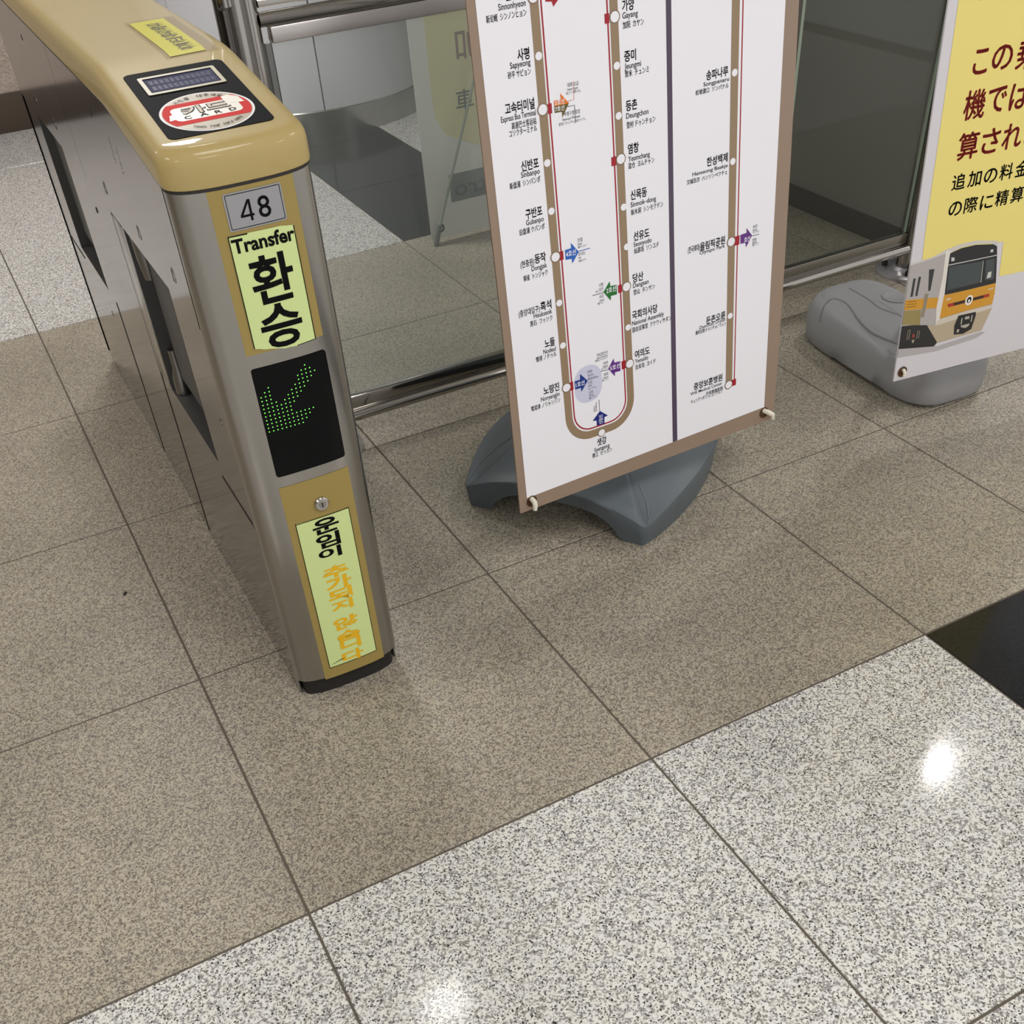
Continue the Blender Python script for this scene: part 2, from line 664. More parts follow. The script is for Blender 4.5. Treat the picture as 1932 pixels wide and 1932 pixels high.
# engraved seams, screw slots, braille on the visible side
sx = XC - HW + 0.0016
for lo, hi in (((sx - .0006, 1.056, .012), (sx + .0006, 1.060, .686)), ((sx - .0006, 1.452, .012), (sx + .0006, 1.455, .384)),
               ((sx - .0006, .466, .355), (sx + .0006, .655, .3585)), ((sx - .0006, 1.85, .357), (sx + .0006, 2.05, .360))):
    Acc().box(lo, hi).build('panel_seam', M_SEAM, gate, smooth=False)
st = Acc().box((sx - .0012, 0.972, 0.388), (sx + .001, 1.050, 0.684), 0.0008)
st.build('cover_strip', M_CHAN, gate)
for y, z in ((0.777, .731), (0.564, .734), (1.02, .735), (1.50, .735), (1.73, .735)):
    s = Acc()
    s.tube([(XC - HW - .0012, y, z), (XC - HW + .002, y, z)], 0.011, 24)
    o = s.build('screw_cap', M_SIDE, gate)
    s = Acc().box((XC - HW - .0016, y - .0012, z - .0085), (XC - HW - .0008, y + .0012, z + .0085))
    s.build('slot', M_SEAM, o)
for y, z in ((0.520, .523), (1.268, .631), (1.593, .872), (0.916, .872), (1.62, .30)):
    s = Acc()
    xx = XC - HW - (.001 if z > .69 else -.001)
    s.tube([(xx, y, z), (xx + .003, y, z)], 0.0055, 16)
    s.build('screw', M_SEAM if z > .6 else M_SIDE, gate)
cells = ['101010', '111000', '100110', '101101', '110010', '100101', '111010']
for r_, (ya, za) in enumerate(((0.806, 0.862), (0.760, 0.858))):
    br = Acc()
    for c_, cell in enumerate(cells[:6]):
        for k in range(6):
            if cell[(k + r_) % 6] == '1':
                y = ya - (k // 3) * .0045
                z = za - c_ * .0062 - (k % 3) * .0019
                b = bmesh.new()
                bmesh.ops.create_icosphere(b, subdivisions=1, radius=.0011, matrix=Matrix.Translation((XC - HW - .0006, y, z)))
                br.bm(b)
    br.build('braille', M_CHAN, gate)

# curved stainless end panels (front and rear)
for sgn in (1, -1):
    a = Acc()
    n = 40
    rr = []
    for z in (0.036, 0.04, 0.882):
        r_ = []
        for k in range(n + 1):
            an = math.pi * k / n
            c, s_ = math.cos(an), math.sin(an)
            d = -0.003 if z == 0.036 else 0
            x = XC - (HW + d) * math.copysign(abs(c) ** (2 / 2.8), c)
            y = 0.465 - (0.035 + d) * abs(s_) ** (2 / 2.8)
            zz = z if z < .5 else capz(y) + .004
            r_.append((x, y, zz) if sgn > 0 else (2 * XC - x, 2 * YM - y, zz))
        rr.append(r_)
    vs = [q for r_ in rr for q in r_]
    fs = []
    m = n + 1
    for i in range(2):
        for k in range(n):
            fs.append((i * m + k, i * m + k + 1, (i + 1) * m + k + 1, (i + 1) * m + k))
    fs.append(tuple(reversed(range(m))))
    a.add(vs, fs)
    fixn(a.build('end_panel', M_STEEL, gate))
pl = Acc()
o0 = outline(-0.010)
pl.rings([[(x, y, z) for x, y in o0] for z in (0.0, 0.06)], close_top=True)
fixn(pl.build('plinth', M_PLINTH, gate))
# side sheets run down to the floor at the front corner
for sgn in (-1, 1):
    x = XC + sgn * (HW - .001)
    Acc().box((min(x, x - sgn * .003), 0.463, 0), (max(x, x - sgn * .003), 0.475, 0.884)).build('corner_edge', M_SIDE, gate, smooth=False)

# gold cap
cap = Acc()
NO = len(outline())
prof = [(0.0004, 0.0034), (0.0022, 0.0046), (0.0028, 0.008), (0.0028, 0.030), (0.0020, 0.0370), (-0.0004, 0.0435), (-0.0042, 0.0478), (-0.009, 0.0500), (-0.016, 0.0508)]
rr = []
for d, h in prof:
    rr.append([(x, y, capz(y) + h) for x, y in outline(d)])
cap.rings(rr, close_bot=False)
# top skin: join mirrored outline points across the width
last = rr[-1]
off = (len(prof) - 1) * NO
pairs = []
half = NO // 2
n = 24
top_idx = list(range(NO))
# front arc pairs (k, n-k), then side pairs, then rear arc
lft = [k for k in range(n // 2 - 1, -1, -1)]
rgt = [k for k in range(n // 2 + 1, n + 1)]
sideR = list(range(n + 1, half))
sideL = [NO - 1 - k for k in range(len(sideR))]
rear_start = half
chainR = rgt + sideR
chainL = lft + sideL
back = [(half + k) for k in range(half)]
# continue along the rear half by symmetry
rl = [half + k for k in range(n + 1)]           # rear arc runs right to left
rsideL = [half + n + 1 + k for k in range(len(sideR))]
chainL = lft + sorted(set(rsideL), reverse=True)
chainR = rgt + sideR
chainR += [rl[k] for k in range(0, n // 2)]
chainL += [rl[n - k] for k in range(0, n // 2)]
cap.add([], [])
cf = [(n // 2, chainR[0], chainL[0])]
for k in range(len(chainR) - 1):
    cf.append((chainL[k], chainR[k], chainR[k + 1], chainL[k + 1]))
cf.append((chainL[-1], chainR[-1], rl[n // 2]))
for f in cf:
    cap.f.append(tuple(off + i for i in f))
    cap.mi.append(0)
capo = fixn(cap.build('cap', M_GOLD, gate, angle=50))
# open gap under the cap, its shade drawn as a dark strip
gp = Acc()
gp.rings([[(x, y, capz(y) + h) for x, y in outline(0.0006)] for h in (-0.0004, 0.0042)])
fixn(gp.build('cap_gap_shade', M_SEAM, gate))


def slope(x, y, off=0.0006):
    return (x, y, capz(y) + 0.0508 + off)


# card reader on the sloping part
a = Acc()
out = rrect(0.1745, 0.466, 0.3125, 0.690, 0.010)
a.add([slope(*p, 0.0008) for p in out], [tuple(range(len(out)))])
a.add([slope(*p, 0.0008) for p in out] + [slope(*p, -0.002) for p in out], [(k, (k + 1) % len(out), len(out) + (k + 1) % len(out), len(out) + k) for k in range(len(out))])
rd = fixn(a.build('card_reader', M_READER, gate, angle=20))
a = Acc()
o1, o2 = rrect(0.1890, 0.606, 0.2950, 0.668, 0.003), rrect(0.1945, 0.612, 0.2895, 0.662, 0.001)
frame_on(a, o1, o2, lambda u, v: slope(u, v, 0.0022))
frame_on(a, rrect(0.1890, 0.606, 0.2950, 0.668, 0.003), rrect(0.1891, 0.6061, 0.2949, 0.6679, 0.003), lambda u, v: slope(u, v, 0.0012))
a.build('screen_frame', mat('screen_frame', rgb(178, 170, 142), 0.4), rd, smooth=False)
a = Acc()
a.add([slope(*p, 0.0012) for p in o2], [tuple(range(len(o2)))])
a.build('screen', mat('lcd_screen', rgb(72, 74, 100), 0.06), rd, smooth=False)
a = Acc()
for r_ in range(2):
    for c_ in range(12):
        u0 = 0.200 + c_ * 0.0072
        v0 = 0.621 + r_ * 0.019
        a.add([slope(u0, v0, .0014), slope(u0 + .0055, v0, .0014), slope(u0 + .0055, v0 + .014, .0014), slope(u0, v0 + .014, .0014)], [(0, 1, 2, 3)])
a.build('screen_cells', mat('lcd_cells', rgb(80, 84, 112), 0.15), rd, smooth=False)

# round CARD sticker
SC = (0.2425, 0.5285)
a = Acc()
disc_on(a, SC[0], SC[1], 0.0605, lambda u, v: slope(u, v, .0012), n=64)
stk = a.build('card_sticker', mat('sticker_white', rgb(232, 230, 232), 0.5, spec=0.2), gate, smooth=False)
a = Acc()
disc_on(a, SC[0], SC[1], 0.0575, lambda u, v: slope(u, v, .0014), n=64)
a.build('sticker_ground', mat('sticker_greige', rgb(168, 156, 136), 0.4), stk, smooth=False)


def clipc(pts, r):
    return [(SC[0] + x * min(1, r / max(1e-9, math.hypot(x, y))), SC[1] + y * min(1, r / max(1e-9, math.hypot(x, y)))) for x, y in pts]


a = Acc()
band = rrect(-0.060, -0.030, 0.060, 0.036, 0.004, 10)
dens = []
for k in range(len(band)):
    p, q = band[k], band[(k + 1) % len(band)]
    m_ = max(1, int(math.hypot(q[0] - p[0], q[1] - p[1]) / .004))
    dens += [(p[0] + (q[0] - p[0]) * t / m_, p[1] + (q[1] - p[1]) * t / m_) for t in range(m_)]
a.add([slope(*p, .0016) for p in clipc(dens, 0.0565)], [tuple(range(len(dens)))])
a.build('sticker_band', mat('sticker_red', rgb(204, 48, 46), 0.6, spec=0.12), stk, smooth=False)
a = Acc()
o_ = [(SC[0] + x, SC[1] + y) for x, y in rrect(-0.044, -0.019, 0.044, 0.023, 0.009)]
a.add([slope(*p, .0018) for p in o_], [tuple(range(len(o_)))])
o_ = [(SC[0] + x, SC[1] + y) for x, y in [(0.030, 0.008), (0.052, 0.006), (0.049, 0.026), (0.038, 0.036), (0.028, 0.033)]]
a.add([slope(*p, .0019) for p in o_], [tuple(range(len(o_)))])
o_ = [(SC[0] + x, SC[1] + y) for x, y in [(-0.048, 0.004), (-0.052, -0.012), (-0.038, -0.010), (-0.040, 0.006)]]
a.add([slope(*p, .0019) for p in o_], [tuple(range(len(o_)))])
a.build('sticker_card', mat('sticker_cream', rgb(228, 224, 214), 0.35), stk, smooth=False)
a = Acc()
text_on(a, 'C', lambda u, v: slope(u, v, .0022), SC[0] - .033, SC[0] - .024, 0, box=(SC[1] - .0155, SC[1] - .0065), bold=.012)
text_on(a, 'A', lambda u, v: slope(u, v, .0022), SC[0] - .013, SC[0] - .002, 0, box=(SC[1] - .0155, SC[1] - .0065), bold=.012)
text_on(a, 'R', lambda u, v: slope(u, v, .0022), SC[0] + .007, SC[0] + .016, 0, box=(SC[1] - .0155, SC[1] - .0065), bold=.012)
text_on(a, 'D', lambda u, v: slope(u, v, .0022), SC[0] + .026, SC[0] + .035, 0, box=(SC[1] - .0155, SC[1] - .0065), bold=.012)
a.build('sticker_lettering', M_INK, stk, smooth=False)
a = Acc()
text_on(a, '카드', lambda u, v: slope(u, v, .0022), SC[0] - .032, SC[0] + .032, 0, box=(SC[1] - .005, SC[1] + .021), bold=.055)


def arc_text(acc, txt, r, a0, a1, h, down=False):
    n_ = len(txt)
    for k, ch in enumerate(txt):
        if ch == ' ':
            continue
        an = math.radians(a0 + (a1 - a0) * (k + .5) / n_)
        c, s_ = math.cos(an), math.sin(an)
        ax = Vector((s_, -c)) if not down else Vector((-s_, c))
        ay = Vector((c, s_)) if not down else Vector((-c, -s_))
        o = Vector((SC[0] + r * c, SC[1] + r * s_))
        w = h * (0.9 if ord(ch) > 255 else 0.5)
        text_on(acc, ch, lambda u, v: slope(*(o + ax * u + ay * v), .0022), -w / 2, w / 2, 0, box=(-h / 2, h / 2), bold=.01)


a.build('sticker_lettering', M_INK, stk, smooth=False)
a = Acc()
arc_text(a, '카드를 대주세요', 0.0485, 132, 48, 0.0075)
a.build('sticker_lettering', M_INK, stk, smooth=False)
a = Acc()
arc_text(a, 'Touch your card here', 0.0500, 232, 312, 0.0055, down=True)
a.build('sticker_lettering', M_INK, stk, smooth=False)
a = Acc()
text_on(a, '카드', lambda u, v: slope(u, v, .00235), SC[0] - .0308, SC[0] + .0308, 0, box=(SC[1] - .0038, SC[1] + .0198), bold=.018)
a.build('sticker_lettering', mat('sticker_tan', rgb(172, 160, 140), 0.4), stk, smooth=False)

# yellow notice on the flat top, under clear tape


def top_strip(acc, c, off, n=16):
    (x0, y0), (x1, y1), (x2, y2), (x3, y3) = c
    vs = []
    for k in range(n + 1):
        t = k / n
        vs += [slope(x0 + (x3 - x0) * t, y0 + (y3 - y0) * t, off), slope(x1 + (x2 - x1) * t, y1 + (y2 - y1) * t, off)]
    acc.add(vs, [(2 * k, 2 * k + 1, 2 * k + 3, 2 * k + 2) for k in range(n)])


a = Acc()
top_strip(a, ((.2525, .728), (.305, .731), (.309, .990), (.2545, .988)), .0010)
yn = a.build('yellow_notice', M_NEON, gate, smooth=False)
a = Acc()


def rot_notice(u, v):          # lettering runs along the gate
    return slope(0.3065 - v, 0.735 + u, .0013)


text_on(a, '여기에 카드를 대주시기 바랍니다', rot_notice, 0.012, 0.225, 0, box=(0.009, 0.034), bold=.02)
a.build('notice_lettering', mat('olive_ink', rgb(34, 31, 6), 0.5), yn, smooth=False)
m_tape = bpy.data.materials.new('clear_tape')
m_tape.use_nodes = True
nt = m_tape.node_tree
tb = nt.nodes.new('ShaderNodeBsdfTransparent')
gb = nt.nodes['Principled BSDF']
gb.inputs['Base Color'].default_value = rgb(160, 146, 120)
gb.inputs['Roughness'].default_value = 0.15
mxs = nt.nodes.new('ShaderNodeMixShader')
mxs.inputs[0].default_value = 0.28
nt.links.new(tb.outputs[0], mxs.inputs[1])
nt.links.new(gb.outputs[0], mxs.inputs[2])
nt.links.new(mxs.outputs[0], nt.nodes['Material Output'].inputs[0])
a = Acc()
top_strip(a, ((.246, .722), (.322, .726), (.326, 1.0), (.249, .998)), .0016)
a.build('notice_tape', m_tape, yn, smooth=False)

# curved-face strips, plate, stickers, display


def face_sheet(pts_lo_hi, off, name, m, par, n=14):
    x0, x1, z0, z1 = pts_lo_hi
    ac = Acc()
    vs, fs = [], []
    for k in range(n + 1):
        x = x0 + (x1 - x0) * k / n
        vs += [face(x, z0, off), face(x, z1, off)]
    for k in range(n):
        fs.append((2 * k, 2 * k + 2, 2 * k + 3, 2 * k + 1))
    ac.add(vs, fs)
    return ac.build(name, m, par)


def face_poly(ac, pts, off, mi=0, cut=0.006):
    b = bmesh.new()
    bv = [b.verts.new((u, v, 0)) for u, v in pts]
    f = b.faces.new(bv)
    bmesh.ops.triangulate(b, faces=[f])
    a0, e0 = min(p[0] for p in pts), max(p[0] for p in pts)
    k = a0 + cut
    while k < e0:
        bmesh.ops.bisect_plane(b, geom=b.verts[:] + b.edges[:] + b.faces[:], plane_co=(k, 0, 0), plane_no=(1, 0, 0))
        k += cut
    b.normal_update()
    for f in b.faces:
        if f.normal.z < 0:
            f.normal_flip()
    b.verts.index_update()
    ac.add([face(v.co.x, v.co.y, off) for v in b.verts], [[v.index for v in f.verts] for f in b.faces], mi)
    b.free()


face_sheet((0.1956, 0.3108, 0.6515, 0.8740), .0004, 'gold_strip', M_GOLDSTRIP, gate)
face_sheet((0.1956, 0.3108, 0.0365, 0.4370), .0004, 'gold_strip', M_GOLDSTRIP, gate)
a = Acc()
face_poly(a, rrect(0.2140, 0.8176, 0.2920, 0.8640, 0.003), .0012)
plate = a.build('number_plate', M_PLATE, gate)
a = Acc()
for x0, x1, z0, z1 in ((.2165, .2173, .8200, .8618), (.2890, .2898, .8200, .8618), (.2170, .2893, .8196, .8204), (.2170, .2893, .8614, .8622)):
    face_poly(a, [(x0, z0), (x1, z0), (x1, z1), (x0, z1)], .0016)
face_poly(a, [(.2443, .8268), (.2474, .8268), (.2474, .8528), (.2443, .8528)], .0016)
face_poly(a, [(.2318, .8322), (.2498, .8322), (.2498, .8350), (.2318, .8350)], .0017)
face_poly(a, [(.2316, .8345), (.2350, .8345), (.2468, .8528), (.2436, .8528)], .0018)
text_on(a, '8', lambda u, v: face(u, v, .0016), 0.2563, 0.2728, 0, box=(0.8268, 0.8534), bold=0.005, cut=.005)
a.build('plate_lettering', M_INK, plate, smooth=False)

# transfer sticker, torn along its lower edge
torn = [(0.2087, 0.8130), (0.2087, 0.6600), (0.2150, 0.6590), (0.2230, 0.6560), (0.2330, 0.6545), (0.2440, 0.6520), (0.2520, 0.6502), (0.2600, 0.6500), (0.2680, 0.6490), (0.2985, 0.6505), (0.2990, 0.8085), (0.2800, 0.8118), (0.2550, 0.8122), (0.2300, 0.8128)]
a = Acc()
face_poly(a, torn, .0013)
tr = a.build('transfer_sticker', M_LIME, gate)
a = Acc()
ff = lambda u, v: face(u, v, .0017)
text_on(a, 'Transfer', ff, 0.2115, 0.2975, 0, box=(0.7895, 0.8085), bold=0.03, cut=.005)
text_on(a, '환', ff, 0.2255, 0.2856, 0, box=(0.7165, 0.7810), bold=0.022, cut=.005)
text_on(a, '승', ff, 0.2243, 0.2840, 0, box=(0.6530, 0.7145), bold=0.026, cut=.005)
face_poly(a, [(0.2087, 0.8130), (0.2087, 0.6600), (0.2100, 0.6600), (0.2100, 0.8115), (0.2350, 0.8112), (0.2350, 0.8128)], .0016)
face_poly(a, [(0.2977, 0.8085), (0.2977, 0.6515), (0.2700, 0.6500), (0.2700, 0.6490), (0.2990, 0.6505), (0.2990, 0.8085)], .0016)
a.build('transfer_lettering', M_INK, tr, smooth=False)

# arrow display
a = Acc()
face_poly(a, rrect(0.1968, 0.4560, 0.3096, 0.6312, 0.0045), .0014)
dp = a.build('arrow_display', M_BLACK_GLOSS, gate)
ARW = [(0.199, 0.530), (0.199, 0.5895), (0.2215, 0.6085), (0.2215, 0.5770), (0.2268, 0.5705), (0.2752, 0.6215), (0.2915, 0.606), (0.2465, 0.5640), (0.2465, 0.5535), (0.2785, 0.5535), (0.2585, 0.5305)]


def inside(p, poly):
    c = False
    for k in range(len(poly)):
        (x1, y1), (x2, y2) = poly[k], poly[k - 1]
        if (y1 > p[1]) != (y2 > p[1]) and p[0] < (x2 - x1) * (p[1] - y1) / (y2 - y1) + x1:
            c = not c
    return c


a = Acc()
for i in range(16):
    for j in range(16):
        p = (0.2021 + i * 0.00655, 0.5333 + j * 0.0061)
        if inside(p, ARW):
            disc_on(a, p[0], p[1], 0.00095, lambda u, v: face(u, v, .0018), n=10)
a.build('arrow_lights', M_LED, dp, smooth=False)

# lock
a = Acc()
ly = yf(0.2555)
a.tube([(0.2555, ly + .002, .3904), (0.2555, ly - .004, .3904), (0.2555, ly - .006, .3904)], [.0118, .0118, .0100], 32)
lk = a.build('lock', M_CHAN, gate)
a = Acc()
a.tube([(0.2555, ly - .0055, .3904), (0.2555, ly - .0068, .3904)], [.0062, .0058], 24)
a.build('lock_barrel', M_STEEL, lk)
Acc().box((0.2545, ly - .0074, .3865), (0.2565, ly - .0060, .3943)).build('keyhole', M_SEAM, lk)

# fare sticker
a = Acc()
face_poly(a, [(0.2080, 0.3672), (0.2080, 0.0608), (0.2977, 0.0600), (0.2980, 0.3648), (0.2700, 0.3660)], .0010)
fs_ = a.build('fare_sticker', M_LIME, gate)
a = Acc()
for x0, x1, z0, z1 in ((0.2072, 0.2083, 0.0600, 0.3680), (0.2975, 0.2986, 0.0596, 0.3654), (0.2072, 0.2986, 0.0596, 0.0608), (0.2072, 0.2986, 0.3655, 0.3668)):
    face_poly(a, [(x0, z0), (x1, z0), (x1, z1), (x0, z1)], .0013)
for ch, x0, x1, z0, z1 in (('운', .2325, .2770, .3350, .3628), ('임', .2333, .2742, .3072, .3335), ('이', .2324, .2722, .2850, .3058)):
    text_on(a, ch, lambda u, v: face(u, v, .0014), x0, x1, 0, box=(z0, z1), bold=.03, cut=.005)
face_poly(a, [(0.2120, 0.0668), (0.2125, 0.0664), (0.2330, 0.0705), (0.2400, 0.0725), (0.2330, 0.0722)], .0015)
a.build('fare_lettering', M_INK, fs_, smooth=False)
a = Acc()
for ch, x0, x1, z0, z1 in (('추', .2316, .2773, .2454, .2685), ('가', .2326, .2786, .2187, .2463), ('되', .2324, .2760, .1960, .2215), ('지', .2340, .2735, .1745, .1960), ('않', .2308, .2760, .1340, .1606), ('습', .2321, .2740, .1075, .1300), ('니', .2343, .2730, .0865, .1107), ('다', .2331, .2735, .0600, .0835)):
    text_on(a, ch, lambda u, v: face(u, v, .0014), x0, x1, 0, box=(z0, z1), bold=.035, cut=.005)
a.build('worn_lettering', M_ORANGEINK, fs_, smooth=False)

# ------------------------------------------------------------------ glass barrier


def glass_mat(name, tint, gloss, veil, veilcol):
    m = bpy.data.materials.new(name)
    m.use_nodes = True
    nt = m.node_tree
    L = nt.links.new
    for n_ in list(nt.nodes):
        if n_.type == 'BSDF_PRINCIPLED':
            nt.nodes.remove(n_)
    out = nt.nodes['Material Output']
    tr_ = nt.nodes.new('ShaderNodeBsdfTransparent')
    tr_.inputs[0].default_value = tint
    gl = nt.nodes.new('ShaderNodeBsdfGlossy')
    gl.inputs['Roughness'].default_value = 0.02
    df = nt.nodes.new('ShaderNodeBsdfDiffuse')
    df.inputs[0].default_value = veilcol
    fr = nt.nodes.new('ShaderNodeFresnel')
    fr.inputs[0].default_value = 1.5
    mu = nt.nodes.new('ShaderNodeMath')
    mu.operation = 'MULTIPLY'
    mu.inputs[1].default_value = gloss
    L(fr.outputs[0], mu.inputs[0])
    m1 = nt.nodes.new('ShaderNodeMixShader')
    m1.inputs[0].default_value = veil
    L(tr_.outputs[0], m1.inputs[1])
    L(df.outputs[0], m1.inputs[2])
    m2 = nt.nodes.new('ShaderNodeMixShader')
    L(mu.outputs[0], m2.inputs[0])
    L(m1.outputs[0], m2.inputs[1])
    L(gl.outputs[0], m2.inputs[2])
    L(m2.outputs[0], out.inputs[0])
    return m


M_GLASS = glass_mat('dusty_hazed_glass', (0.97, 0.988, 0.978, 1), 0.40, 0.085, rgb(224, 232, 230))  # veil mixes real dust with room reflection painted as diffuse haze
M_DIMPANE = glass_mat('dimmed_glass', (0.80, 0.82, 0.80, 1), 0.06, 0.07, rgb(130, 131, 124))  # dark tint put in to dim the unlit area behind this pane
M_GEDGE = mat('glass_edge', rgb(170, 186, 170), 0.25)

YG = 1.25
bar = thing('glass_barrier', 'stainless framed glass barrier running behind the gate and both signs', 'barrier', (1.42, YG, 0))
for x in (0.495, 2.340):
    a = Acc()
    a.tube([(x, YG, 0.0), (x, YG, 1.22)], 0.039, 32)
    po = a.build('post', M_TUBE, bar)
    a = Acc()
    a.tube([(x, YG, 0.0), (x, YG, 0.009), (x, YG, 0.013)], [0.094, 0.094, 0.088], 40)
    a.tube([(x, YG, 0.013), (x, YG, 0.020)], [0.050, 0.041], 32)
    bf = a.build('base_flange', mat('flange_steel', (0.5, 0.49, 0.52, 1), 0.3, 0.8), po)
    for k in range(4):
        an = math.radians(45 + 90 * k)
        bx, by = x + 0.068 * math.cos(an), YG + 0.068 * math.sin(an)
        a = Acc()
        a.tube([(bx, by, 0.013), (bx, by, 0.024)], 0.009, 6)
        a.tube([(bx, by, 0.024), (bx, by, 0.032)], 0.005, 12)
        bl = a.build('anchor_bolt', M_SEAM, po)
a = Acc()
a.tube([(0.468, YG - 0.036, 0.925), (0.468, YG - 0.036, 0.93), (0.468, YG - 0.036, 1.10)], [0.010, 0.014, 0.014], 20)
a.build('post_sleeve', M_TUBE, bar)
a = Acc()
a.tube([(0.530, YG - .012, 0.897), (2.305, YG - .012, 0.897)], 0.0125, 24)
a.build('top_rail', M_TUBE, bar)
a = Acc()
a.tube([(0.530, YG - .014, 0.0755), (2.305, YG - .014, 0.0755)], 0.0135, 24)
a.build('bottom_rail', M_TUBE, bar)
Acc().box((0.549, YG - .014, 0.856), (2.300, YG + .012, 0.884), 0.003).build('top_channel', M_TOPCH, bar)
Acc().box((0.545, YG - .012, 0.086), (2.300, YG + .008, 0.122), 0.002).build('bottom_channel', M_LOWCH, bar)
Acc().box((0.537, YG - .004, 0.122), (0.547, YG + .010, 0.856)).build('edge_trim', mat('clear_trim', rgb(150, 152, 150), 0.15, 0.4), bar)
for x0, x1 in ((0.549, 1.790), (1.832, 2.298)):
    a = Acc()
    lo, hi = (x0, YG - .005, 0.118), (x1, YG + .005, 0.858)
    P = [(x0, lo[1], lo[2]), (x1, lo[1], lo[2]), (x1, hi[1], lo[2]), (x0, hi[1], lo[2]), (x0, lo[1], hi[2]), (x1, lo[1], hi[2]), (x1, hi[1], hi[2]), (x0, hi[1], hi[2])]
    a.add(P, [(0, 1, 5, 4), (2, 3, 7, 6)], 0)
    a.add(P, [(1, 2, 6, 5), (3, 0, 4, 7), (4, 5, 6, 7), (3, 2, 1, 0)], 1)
    a.build('glass_pane', [M_GLASS if x0 < 1 else M_DIMPANE, M_GEDGE], bar, smooth=False)
a = Acc()
a.add([(0.540, YG - .004, 0.926), (2.300, YG - .004, 0.926), (2.300, YG - .004, 1.20), (0.540, YG - .004, 1.20), (0.540, YG + .004, 0.926), (2.300, YG + .004, 0.926), (2.300, YG + .004, 1.20), (0.540, YG + .004, 1.20)],
      [(0, 1, 2, 3), (5, 4, 7, 6)], 0)
a.build('upper_pane', [M_GLASS, M_GEDGE], bar, smooth=False)
Acc().box((0.535, YG - .009, 0.914), (2.300, YG + .009, 0.927), 0.002).build('upper_channel', M_TUBE, bar)

# ------------------------------------------------------------------ banner stand seen from its back through the glass
YBN = 2.315
BX = 1.272
ban = thing('banner_stand', 'back of a pale yellow notice banner standing behind the glass', 'banner', (1.57, YBN, 0))


def thin_sheet(m, w):
    """printed fabric: part of the light passes through"""
    nt = m.node_tree
    b = nt.nodes['Principled BSDF']
    t = nt.nodes.new('ShaderNodeBsdfTranslucent')
    t.inputs[0].default_value = b.inputs['Base Color'].default_value
    x = nt.nodes.new('ShaderNodeMixShader')
    x.inputs[0].default_value = w
    nt.links.new(b.outputs[0], x.inputs[1])
    nt.links.new(t.outputs[0], x.inputs[2])
    nt.links.new(x.outputs[0], nt.nodes['Material Output'].inputs[0])
    return m


M_BANW = thin_sheet(mat('banner_back', rgb(236, 237, 234), 0.5), 0.45)
a = Acc()
NB = 10
vs, fs = [], []
for k in range(NB + 1):
    z = 0.012 + 1.55 * k / NB
    y = YBN + 0.012 * math.sin(math.pi * k / NB)
    for x in (BX, BX + .60):
        vs += [(x, y, z), (x, y + .0012, z)]
for k in range(NB):
    o = 4 * k
    fs += [(o, o + 2, o + 6, o + 4), (o + 1, o + 5, o + 7, o + 3), (o, o + 4, o + 5, o + 1), (o + 2, o + 3, o + 7, o + 6)]
a.add(vs, fs)
sheet = a.build('banner_sheet', M_BANW, ban)


def bput(u, v, off=0.0008):
    k = (v - 0.012) / 1.55
    return (BX + u, YBN + 0.012 * math.sin(math.pi * max(0, min(1, k))) - off, v)


a = Acc()
R_ = 0.14
pts = [(0.575, 1.45), (0.055, 1.45)] + [(0.055 + R_ - R_ * math.cos(math.radians(t)), 0.27 + R_ - R_ * math.sin(math.radians(t))) for t in range(0, 91, 9)] + [(0.575, 0.27)]
left = [p for p in pts]
cols_ = Acc()
# clip into horizontal slices so the field follows the sheet
zs = [0.27 + (1.45 - .27) * k / 24 for k in range(25)]


def lx(z):
    if z >= 0.27 + R_:
        return 0.055
    t = (0.27 + R_ - z) / R_
    return 0.055 + R_ - R_ * math.sqrt(max(0, 1 - t * t))


for k in range(24):
    z0, z1 = zs[k], zs[k + 1]
    a.add([bput(lx(z0), z0), bput(.575, z0), bput(.575, z1), bput(lx(z1), z1)], [(0, 1, 2, 3)])
a.build('yellow_field', thin_sheet(mat('faded_yellow', rgb(246, 242, 206), 0.5), 0.5), sheet)
a = Acc()
a.add([bput(.085, .115), bput(.60, .115), bput(.60, .20), bput(.085, .20)], [(0, 1, 2, 3)])
a.build('grey_band', thin_sheet(mat('faded_slate', rgb(152, 158, 160), 0.5), 0.5), sheet, smooth=False)
a = Acc()
for ch, x0, x1, z0, z1 in (('加', .150, .235, .515, .600), ('费', .120, .200, .640, .720), ('费', .235, .320, .630, .715)):
    text_on(a, ch, lambda u, v: bput(u, v, .0014), x0, x1, 0, box=(z0, z1), bold=.01, mirror=True)
a.build('banner_lettering', thin_sheet(mat('faded_mauve', rgb(190, 166, 168), 0.5), 0.5), sheet, smooth=False)
a = Acc()
for ch, x0, x1, z0, z1 in (('車', .135, .195, .375, .435), ('不', .205, .262, .378, .438)):
    text_on(a, ch, lambda u, v: bput(u, v, .0014), x0, x1, 0, box=(z0, z1), bold=.01, mirror=True)
a.build('banner_lettering', thin_sheet(mat('faded_grey_ink', rgb(146, 150, 152), 0.5), 0.5), sheet, smooth=False)
a = Acc()
text_on(a, 'Metro', lambda u, v: bput(u, v, .0014), .10, .33, 0, box=(.130, .180), bold=.01, mirror=True)
a.build('banner_lettering', thin_sheet(mat('faded_slate_ink', rgb(132, 138, 142), 0.5), 0.5), sheet, smooth=False)
a = Acc()
a.tube([(BX + .014, YBN - .02, 0.03), (BX + .30, YBN - .05, 0.78), (BX + .586, YBN - .02, 1.53)], 0.0045, 12)
a.build('cross_arm', mat('grey_green_rod', rgb(150, 160, 150), 0.35), ban)
a = Acc()
a.tube([(BX + .586, YBN - .03, 0.03), (BX + .30, YBN - .06, 0.78), (BX + .014, YBN - .03, 1.53)], 0.0045, 12)
